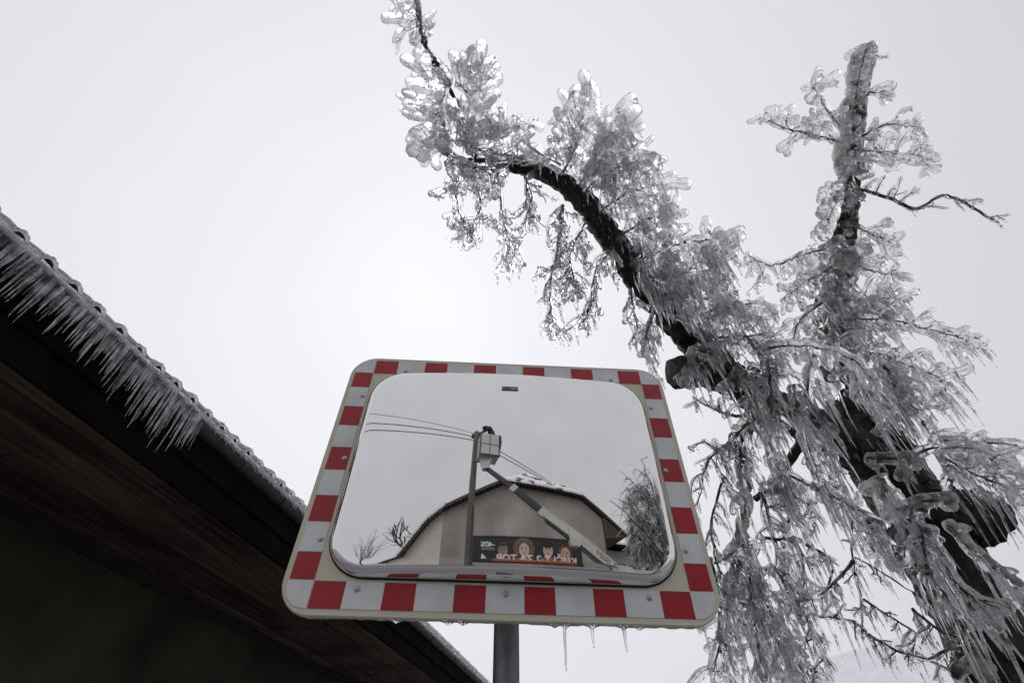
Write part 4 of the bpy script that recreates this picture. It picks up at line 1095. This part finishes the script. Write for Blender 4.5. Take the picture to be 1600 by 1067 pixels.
for (px, py), z, sag, r, lab in (((582, 645), 8.26, .05, .010, 'thin uppermost wire running left from the utility pole'),
                            ((576, 661), 8.10, .0, .017, 'middle of the three wires left of the utility pole'),
                            ((574, 672), 7.92, .0, .017, 'lowest of the three wires left of the utility pole')):
    q, r_ = mirror_ray(px, py)
    dist = 6.3 / math.hypot(r_.x, r_.y)
    P = q + r_ * dist
    p0 = B(-.82, z, DP)
    wire(p0, p0 + (P - p0) * 2.6, sag, r, lab)
q, r_ = mirror_ray(862, 757)
P1 = q + r_ * (12.0 / math.hypot(r_.x, r_.y))
wire(B(-.74, 8.02, DP), P1 + EZ * .12, .05, .017, 'upper wire sloping right from the basket to the barn roof')
wire(B(-.74, 7.75, DP), P1 - EZ * .05 + BS * .1, .05, .017, 'lower wire sloping right from the basket to the barn roof')

# lift truck with telescopic boom
DB = 7.2
M_LIFT = plain('cream_lift_paint', (0.52, 0.51, 0.47), 0.4, var=0.08, scale=3)
M_DARK = plain('dark_boom_steel', (0.022, 0.024, 0.026), 0.45)
lift = thing('boom_lift', B(3.6, 0, DB), 'cream telescopic boom lift raising its basket to the pole, seen in the mirror', 'boom lift')
def beam(name, a, c, wa, wc, dep, mat, d=DB, off=0.0):
    a, c = Vector((a[0], a[1])), Vector((c[0], c[1]))
    u = (c - a).normalized(); v = Vector((-u.y, u.x))
    pts = [a + v * (wa / 2 + off), a + v * (-wa / 2 + off), c + v * (-wc / 2 + off), c + v * (wc / 2 + off)]
    b = MB(); b.prism([B(p.x, p.y, d - dep / 2) for p in pts], BD * dep)
    return part(name, b, mat, lift)
beam('boom_tip', (-.42, 6.52), (.52, 5.70), .13, .15, .12, M_DARK)
beam('boom_collar', (.40, 5.80), (.53, 5.68), .23, .23, .19, M_LIFT)
beam('boom_middle', (.50, 5.70), (1.32, 4.99), .19, .20, .16, M_DARK)
beam('boom_collar', (1.22, 5.06), (1.36, 4.94), .27, .27, .22, M_LIFT)
bm_ = beam('boom_base', (1.32, 4.98), (3.62, 3.36), .21, .26, .20, M_LIFT)
beam('boom_rail', (.48, 5.62), (1.28, 4.92), .03, .03, .05, M_LIFT, off=-.05)
beam('boom_edge', (1.34, 4.98), (3.62, 3.37), .025, .025, .215, M_PALE, off=.118)
beam('lift_cylinder', (1.36, 4.80), (3.35, 3.30), .06, .09, .09, M_POLE)
beam('hydraulic_hose', (1.36, 4.72), (2.15, 4.16), .025, .025, .03, M_DARK)
b = MB(); b.prism([B(s, z, DB - .13) for s, z in ((2.02, 4.62), (2.45, 4.32), (2.30, 4.06), (2.05, 4.08), (2.02, 4.3))], BD * .24); part('boom_lug', b, M_LIFT, lift)
me = text_mesh('boom_lettering', 'ISIIM', 0.24, plain('purple_print', (0.035, 0.02, 0.07), 0.5), 0.001, 0.25)
o = link('boom_lettering', me, bm_)
th = math.atan2(3.36 - 4.98, 3.62 - 1.32)
o.matrix_local = facing(2.98, 3.82, DB - .104) @ Matrix.Rotation(-th, 4, 'Z') @ Matrix.Diagonal((1.0, .82, 1, 1))
b = MB(); b.prism([B(s, z, DB - .105) for s, z in ((3.27, 3.72), (3.44, 3.60), (3.28, 3.53))], BD * .004); part('boom_emblem', b, plain('violet_print', (0.05, 0.02, 0.09), 0.5), bm_)
# basket, turned a quarter towards the viewer
bc = B(-.36, 7.36, DB + .05)
ca, sa = math.cos(rad(15)), math.sin(rad(15))
KX = BS * ca + BD * sa; KY = -BS * sa + BD * ca
b = MB(); H = .98
b.box(bc + KY * -.27, KX, KY, EZ, .60, .04, H); b.box(bc + KY * .27, KX, KY, EZ, .60, .04, H)
b.box(bc + KX * -.30, KX, KY, EZ, .04, .50, H); b.box(bc + KX * .30, KX, KY, EZ, .04, .50, H)
b.box(bc - EZ * .47, KX, KY, EZ, .60, .5, .05)
bk = part('basket', b, M_LIFT, lift)
b = MB()
for sx in (-1, 1):
    for sy in (-1, 1): b.box(bc + KX * .315 * sx + KY * .285 * sy, KX, KY, EZ, .035, .035, H + .02)
b.box(bc + KY * -.295 + EZ * .0, KX, KY, EZ, .6, .012, .02); b.box(bc + KX * .0 + KY * -.295, KX, KY, EZ, .02, .012, H)
b.box(bc + KY * -.295 - EZ * .47, KX, KY, EZ, .62, .03, .07)
part('basket_edge', b, M_DARK, bk)
b = MB(); b.box(bc + KX * .36 + EZ * .33 + KY * .05, KX, KY, EZ, .16, .34, .22); part('tool_box', b, M_LIFT, bk)
b = MB(); b.prism([bc + KX * .325 + KY * y + EZ * z for y, z in ((-.26, .5), (-.05, .52), (.05, .2), (0, -.05), (-.2, -.1), (-.27, .1))], KX * .06); part('hung_jacket', b, plain('dark_cloth', (0.035, 0.035, 0.04), 0.9), bk)
b = MB(); b.prism([B(s, z, DB - .12) for s, z in ((-.62, 6.86), (-.18, 6.86), (-.28, 6.66), (-.30, 6.45), (-.50, 6.42), (-.56, 6.62))], BD * .24); part('basket_fork', b, M_LIFT, lift)
# truck under the boom
b = MB(); b.box(B(3.9, 1.05, DB), BS, BD, EZ, 5.4, 2.0, .35); part('truck_bed', b, M_DARK, lift)
b = MB(); b.prism([B(s, z, DB - 1.0) for s, z in ((6.0, .7), (7.7, .7), (7.75, 1.5), (7.4, 2.3), (6.0, 2.35))], BD * 2.0); cab = part('cab', b, M_LIFT, lift)
b = MB(); b.prism([B(s, z, DB - 1.015) for s, z in ((6.5, 1.55), (7.5, 1.55), (7.25, 2.2), (6.5, 2.2))], BD * .03); part('side_window', b, M_BLACK, cab)
b = MB(); b.tube([B(3.6, 1.2, DB), B(3.6, 2.2, DB), B(3.6, 2.6, DB), B(3.6, 3.5, DB)], [.5, .45, .28, .26], 16); part('turret', b, M_LIFT, lift)
b = MB(); b.box(B(3.9, 1.12, DB - 1.01), BS, BD, EZ, 5.2, .02, .16); part('hi_vis_stripe', b, plain('yellow_green_stripe', (0.35, 0.55, 0.04), 0.5), lift)
for s in (2.0, 6.8):
    for d in (-.95, .95):
        b = MB(); b.tube([B(s, .45, DB + d - .14), B(s, .45, DB + d - .12), B(s, .45, DB + d + .12), B(s, .45, DB + d + .14)], [.38, .45, .45, .38], 20); wh = part('wheel', b, M_BLACK, lift)
        b = MB(); b.tube([B(s, .45, DB + d - .15), B(s, .45, DB + d + .15)], [.2, .2], 14); part('rim', b, M_STEEL, wh)

# lineman bent over the basket rail
def skin_body(name, V, Eg, Rr, mat, root):
    me = bpy.data.meshes.new(name); me.from_pydata([tuple(v) for v in V], Eg, []); 
    ob = bpy.data.objects.new(name, me); COL.objects.link(ob)
    md = ob.modifiers.new('skin', 'SKIN'); md.use_smooth_shade = True
    for i, r_ in enumerate(Rr): me.skin_vertices[0].data[i].radius = (r_, r_); me.skin_vertices[0].data[i].use_root = (i == 0)
    sb = ob.modifiers.new('sub', 'SUBSURF'); sb.levels = 1; sb.render_levels = 1
    dg = bpy.context.evaluated_depsgraph_get(); out = bpy.data.meshes.new_from_object(ob.evaluated_get(dg))
    bpy.data.objects.remove(ob); bpy.data.meshes.remove(me)
    out.materials.clear(); out.materials.append(mat)
    out.polygons.foreach_set('use_smooth', [True] * len(out.polygons))
    return link(name, out, root)
pc = bc - EZ * .44
man = thing('person', pc, 'worker in dark blue jacket leaning over the basket towards the pole', 'person')
def Q(x, y, z): return pc + BS * (x + .14) + BD * y + EZ * (z + .07 * z)
V = [Q(.02, 0, .88), Q(-.03, 0, 1.08), Q(-.08, 0, 1.24), Q(-.14, -.0, 1.30), Q(-.19, 0, 1.32), Q(-.27, 0, 1.32),
     Q(-.10, -.19, 1.27), Q(-.24, -.24, 1.05), Q(-.40, -.14, 1.02), Q(-.47, -.10, 1.04),
     Q(-.10, .19, 1.27), Q(-.24, .24, 1.05), Q(-.40, .14, 1.04), Q(-.47, .10, 1.06),
     Q(.02, -.10, .80), Q(-.02, -.11, .46), Q(.0, -.11, .08), Q(-.12, -.11, .03),
     Q(.02, .10, .80), Q(-.02, .11, .46), Q(.0, .11, .08), Q(-.12, .11, .03)]
Eg = [(0, 1), (1, 2), (2, 3), (3, 4), (4, 5), (2, 6), (6, 7), (7, 8), (8, 9), (2, 10), (10, 11), (11, 12), (12, 13), (0, 14), (14, 15), (15, 16), (16, 17), (0, 18), (18, 19), (19, 20), (20, 21)]
Rr = [.15, .15, .16, .07, .09, .08, .075, .06, .045, .04, .075, .06, .045, .04, .10, .075, .055, .045, .10, .075, .055, .045]
skin_body('body', V, Eg, Rr, plain('navy_workwear', (0.014, 0.017, 0.04), 0.8, var=0.3, scale=9), man)
b = MB()
hc = Q(-.25, 0, 1.35)
b.tube([hc - EZ * .02, hc + EZ * .04, hc + EZ * .09, hc + EZ * .12], [.125, .12, .085, .02], 14)
part('hood', b, plain('navy_hood', (0.03, 0.035, 0.075), 0.7), man, True)

# house behind the barn
back = thing('house', B(10, 0, 18), 'grey house with snowy roof and dark windows behind the barn, seen in the mirror', 'house')
b = MB(); b.box(B(10.3, 3.2, 19), BS, BD, EZ, 6.5, 5, 6.4); wl = part('wall', b, M_PALE, back)
slab('roof', M_SNOW, [(6.7, 6.75, 15.7), (13.9, 6.75, 15.7), (13.9, 8.3, 19), (6.7, 8.3, 19)], .14, back)
slab('roof', M_SNOW, [(6.7, 8.3, 19.02), (13.9, 8.3, 19.02), (13.9, 6.75, 22.3), (6.7, 6.75, 22.3)], .14, back)
b = MB(); b.box(B(10.3, 7.02, 16.15), BS, BD, EZ, 7.2, .05, .07); part('snow_guard', b, plain('red_metal', (.3, .05, .04), .6), back)
b = MB(); b.box(B(10.3, 6.60, 15.9), BS, BD, EZ, 7.2, .9, .22); part('eave_box', b, M_FASCIA, back)
for s in (7.7, 8.7, 9.9, 11.5):
    b = MB(); b.box(B(s, 5.3, 16.49), BS, BD, EZ, .75, .06, .95); f_ = part('window', b, M_FASCIA, back)
    b = MB(); b.box(B(s + .1, 5.3, 16.45), BS, BD, EZ, .3, .03, .8); part('pane', b, plain('window_glass', (.2, .22, .27), .1), f_)

# trees in the mirror
M_RTW = plain('iced_twig', (0.50, 0.50, 0.51), 0.3, var=0.5, scale=5)
M_RTB = plain('dark_branch', (0.035, 0.032, 0.03), 0.7)
def branchy(mb, p, d, L, r, depth, droop, tips):
    pts = curve_pts(p, d, L, 5, droop, .22)
    mb.tube(pts, [r * (1 - .11 * i) for i in range(6)], 6)
    tips.append(pts)
    if depth:
        for k in range(3):
            j = random.randint(2, 5)
            dd = (pts[j] - pts[j - 1]).normalized() + Vector([random.uniform(-.8, .8) for _ in range(3)]) + EZ * .15
            branchy(mb, pts[j], dd, L * random.uniform(.45, .7), r * .55, depth - 1, droop, tips)
weep = thing('weeping_tree', B(6.5, 0, 9.2), 'tall ice-laden weeping tree right of the barn, seen in the mirror', 'tree')
b = MB(); tips = []
b.tube([B(6.9, 0, 9.4), B(6.75, 2.5, 9.3), B(6.7, 5, 9.2), B(6.75, 7, 9.2)], [.26, .22, .18, .10], 10)
part('trunk', b, M_RTB, weep, True)
b = MB()
for s0, z0, s1, z1, r_ in ((6.72, 6.5, 6.78, 9.4, .05), (6.7, 5.6, 6.3, 8.2, .07), (6.7, 4.8, 5.75, 6.7, .06), (6.7, 5.5, 7.3, 8.4, .07), (6.7, 6.0, 6.4, 8.0, .06), (6.6, 4.3, 4.2, 6.5, .04), (6.7, 4.0, 4.6, 5.3, .04), (6.75, 6.5, 7.6, 7.5, .05), (6.7, 3.8, 5.9, 5.6, .05), (6.7, 4.2, 6.2, 6.6, .05), (6.7, 3.6, 7.2, 5.8, .05), (6.7, 4.6, 6.9, 7.4, .05), (6.7, 3.4, 5.7, 4.8, .05)):
    p0, p1 = B(s0, z0, 9.2), B(s1, z1, 9.2 + random.uniform(-.8, .8))
    pts = [p0.lerp(p1, t) + EZ * .25 * math.sin(t * 3.1) + Vector([random.uniform(-.05, .05) for _ in range(3)]) for t in np.linspace(0, 1, 8)]
    b.tube(pts, [r_ * (1 - .1 * i) for i in range(8)], 6)
    if s1 < 5: continue
    tips.append(pts)
    for k in range(4):
        j = random.randint(3, 7)
        branchy(b, pts[j], (p1 - p0).normalized() + Vector([random.uniform(-.7, .7) for _ in range(3)]), .8, r_ * .4, 1, .5, tips)
part('limb', b, M_RTB, weep, True)
b = MB(); b2 = MB()
for pts in tips:
    dens = int(sum((pts[i + 1] - pts[i]).length for i in range(len(pts) - 1)) * 56) + 4
    for q in range(dens):
        k = random.randrange(len(pts) - 1)
        p = pts[k].lerp(pts[k + 1], random.random())
        if random.random() < (p.z - 5.6) / 3.2: continue
        L = random.uniform(.15, .5) + (random.random() ** 3) * .9
        hp = curve_pts(p, Vector((random.uniform(-.9, .9), random.uniform(-.9, .9), random.uniform(-.9, .3))), L, 5, 1.3, .30)
        (b if random.random() < .78 else b2).tube(hp, [.013, .012, .011, .010, .008, .003], 3)
o = part('hanging_twigs', b, M_RTW, weep); o['kind'] = 'stuff'
o = part('bare_twigs', b2, M_RTB, weep); o['kind'] = 'stuff'
def small_tree(x, z, top, d, lab, upright, seed):
    random.seed(seed)
    r_ = thing('bare_tree', B(x, 0, d), lab, 'tree')
    b = MB(); b.tube([B(x, 0, d), B(x + .1, z * .6, d), B(x, z, d)], [.3, .22, .15], 9); part('trunk', b, M_RTB, r_, True)
    b = MB(); tips = []
    for k in range(5 if not upright else 12):
        dd = Vector((random.uniform(-1, 1), random.uniform(-.6, .6), .8)) if not upright else BS * .25 + Vector((random.uniform(-.25, .25), random.uniform(-.3, .3), 1))
        branchy(b, B(x, z, d), dd, (top - z) * (.75 if not upright else .95), .13 if not upright else .035, 2 if not upright else 1, -.2, tips)
    part('crown', b, M_RTB if not upright else M_POLED, r_)
    random.seed(99)
small_tree(-7.6, 7.3, 10.6, 25, 'small gnarled bare tree beyond the annex roof, seen in the mirror', False, 3)
small_tree(-12.6, 6.2, 9.3, 25, 'slim upright bare tree at the lower left corner of the mirror', True, 5)

# ------------------------------------------------------------------ far house with a snow-covered roof, lower right
def on_level(px, py, z):
    d = RT * ((px - 800) / FPX) - UP * ((py - 533.5) / FPX) + FW
    return CAM + d * ((z - CAM.z) / d.z)
r0_, r1_ = on_level(1284, 1042, 6.6), on_level(1420, 1004, 6.6)
u = (r1_ - r0_).normalized(); r1_ = r0_ + u * 14
vv = Vector((u.y, -u.x, 0))
if vv.dot(CAM - r0_) < 0: vv = -vv
far = thing('house', (r0_ + r1_) / 2 - EZ * 6.6, 'pale distant house with snow-covered roof behind the iced tree', 'house')
b = MB(); b.prism([r0_, r1_, r1_ + vv * 4.2 - EZ * 2.6, r0_ + vv * 4.2 - EZ * 2.6], EZ * .25); part('roof', b, M_SNOW, far)
b = MB(); b.prism([r0_ - vv * .02, r1_ - vv * .02, r1_ - vv * 4.2 - EZ * 2.6, r0_ - vv * 4.2 - EZ * 2.6], EZ * .25); part('roof', b, M_SNOW, far)
b = MB()
q0, q1 = r0_ + u * .5, r1_ - u * .5
b.prism([q0 + vv * 3.6 - EZ * 6.6, q0 - vv * 3.6 - EZ * 6.6, q0 - vv * 3.6 - EZ * 2.3, q0 - EZ * .1, q0 + vv * 3.6 - EZ * 2.3], q1 - q0); part('wall', b, M_PALE, far)
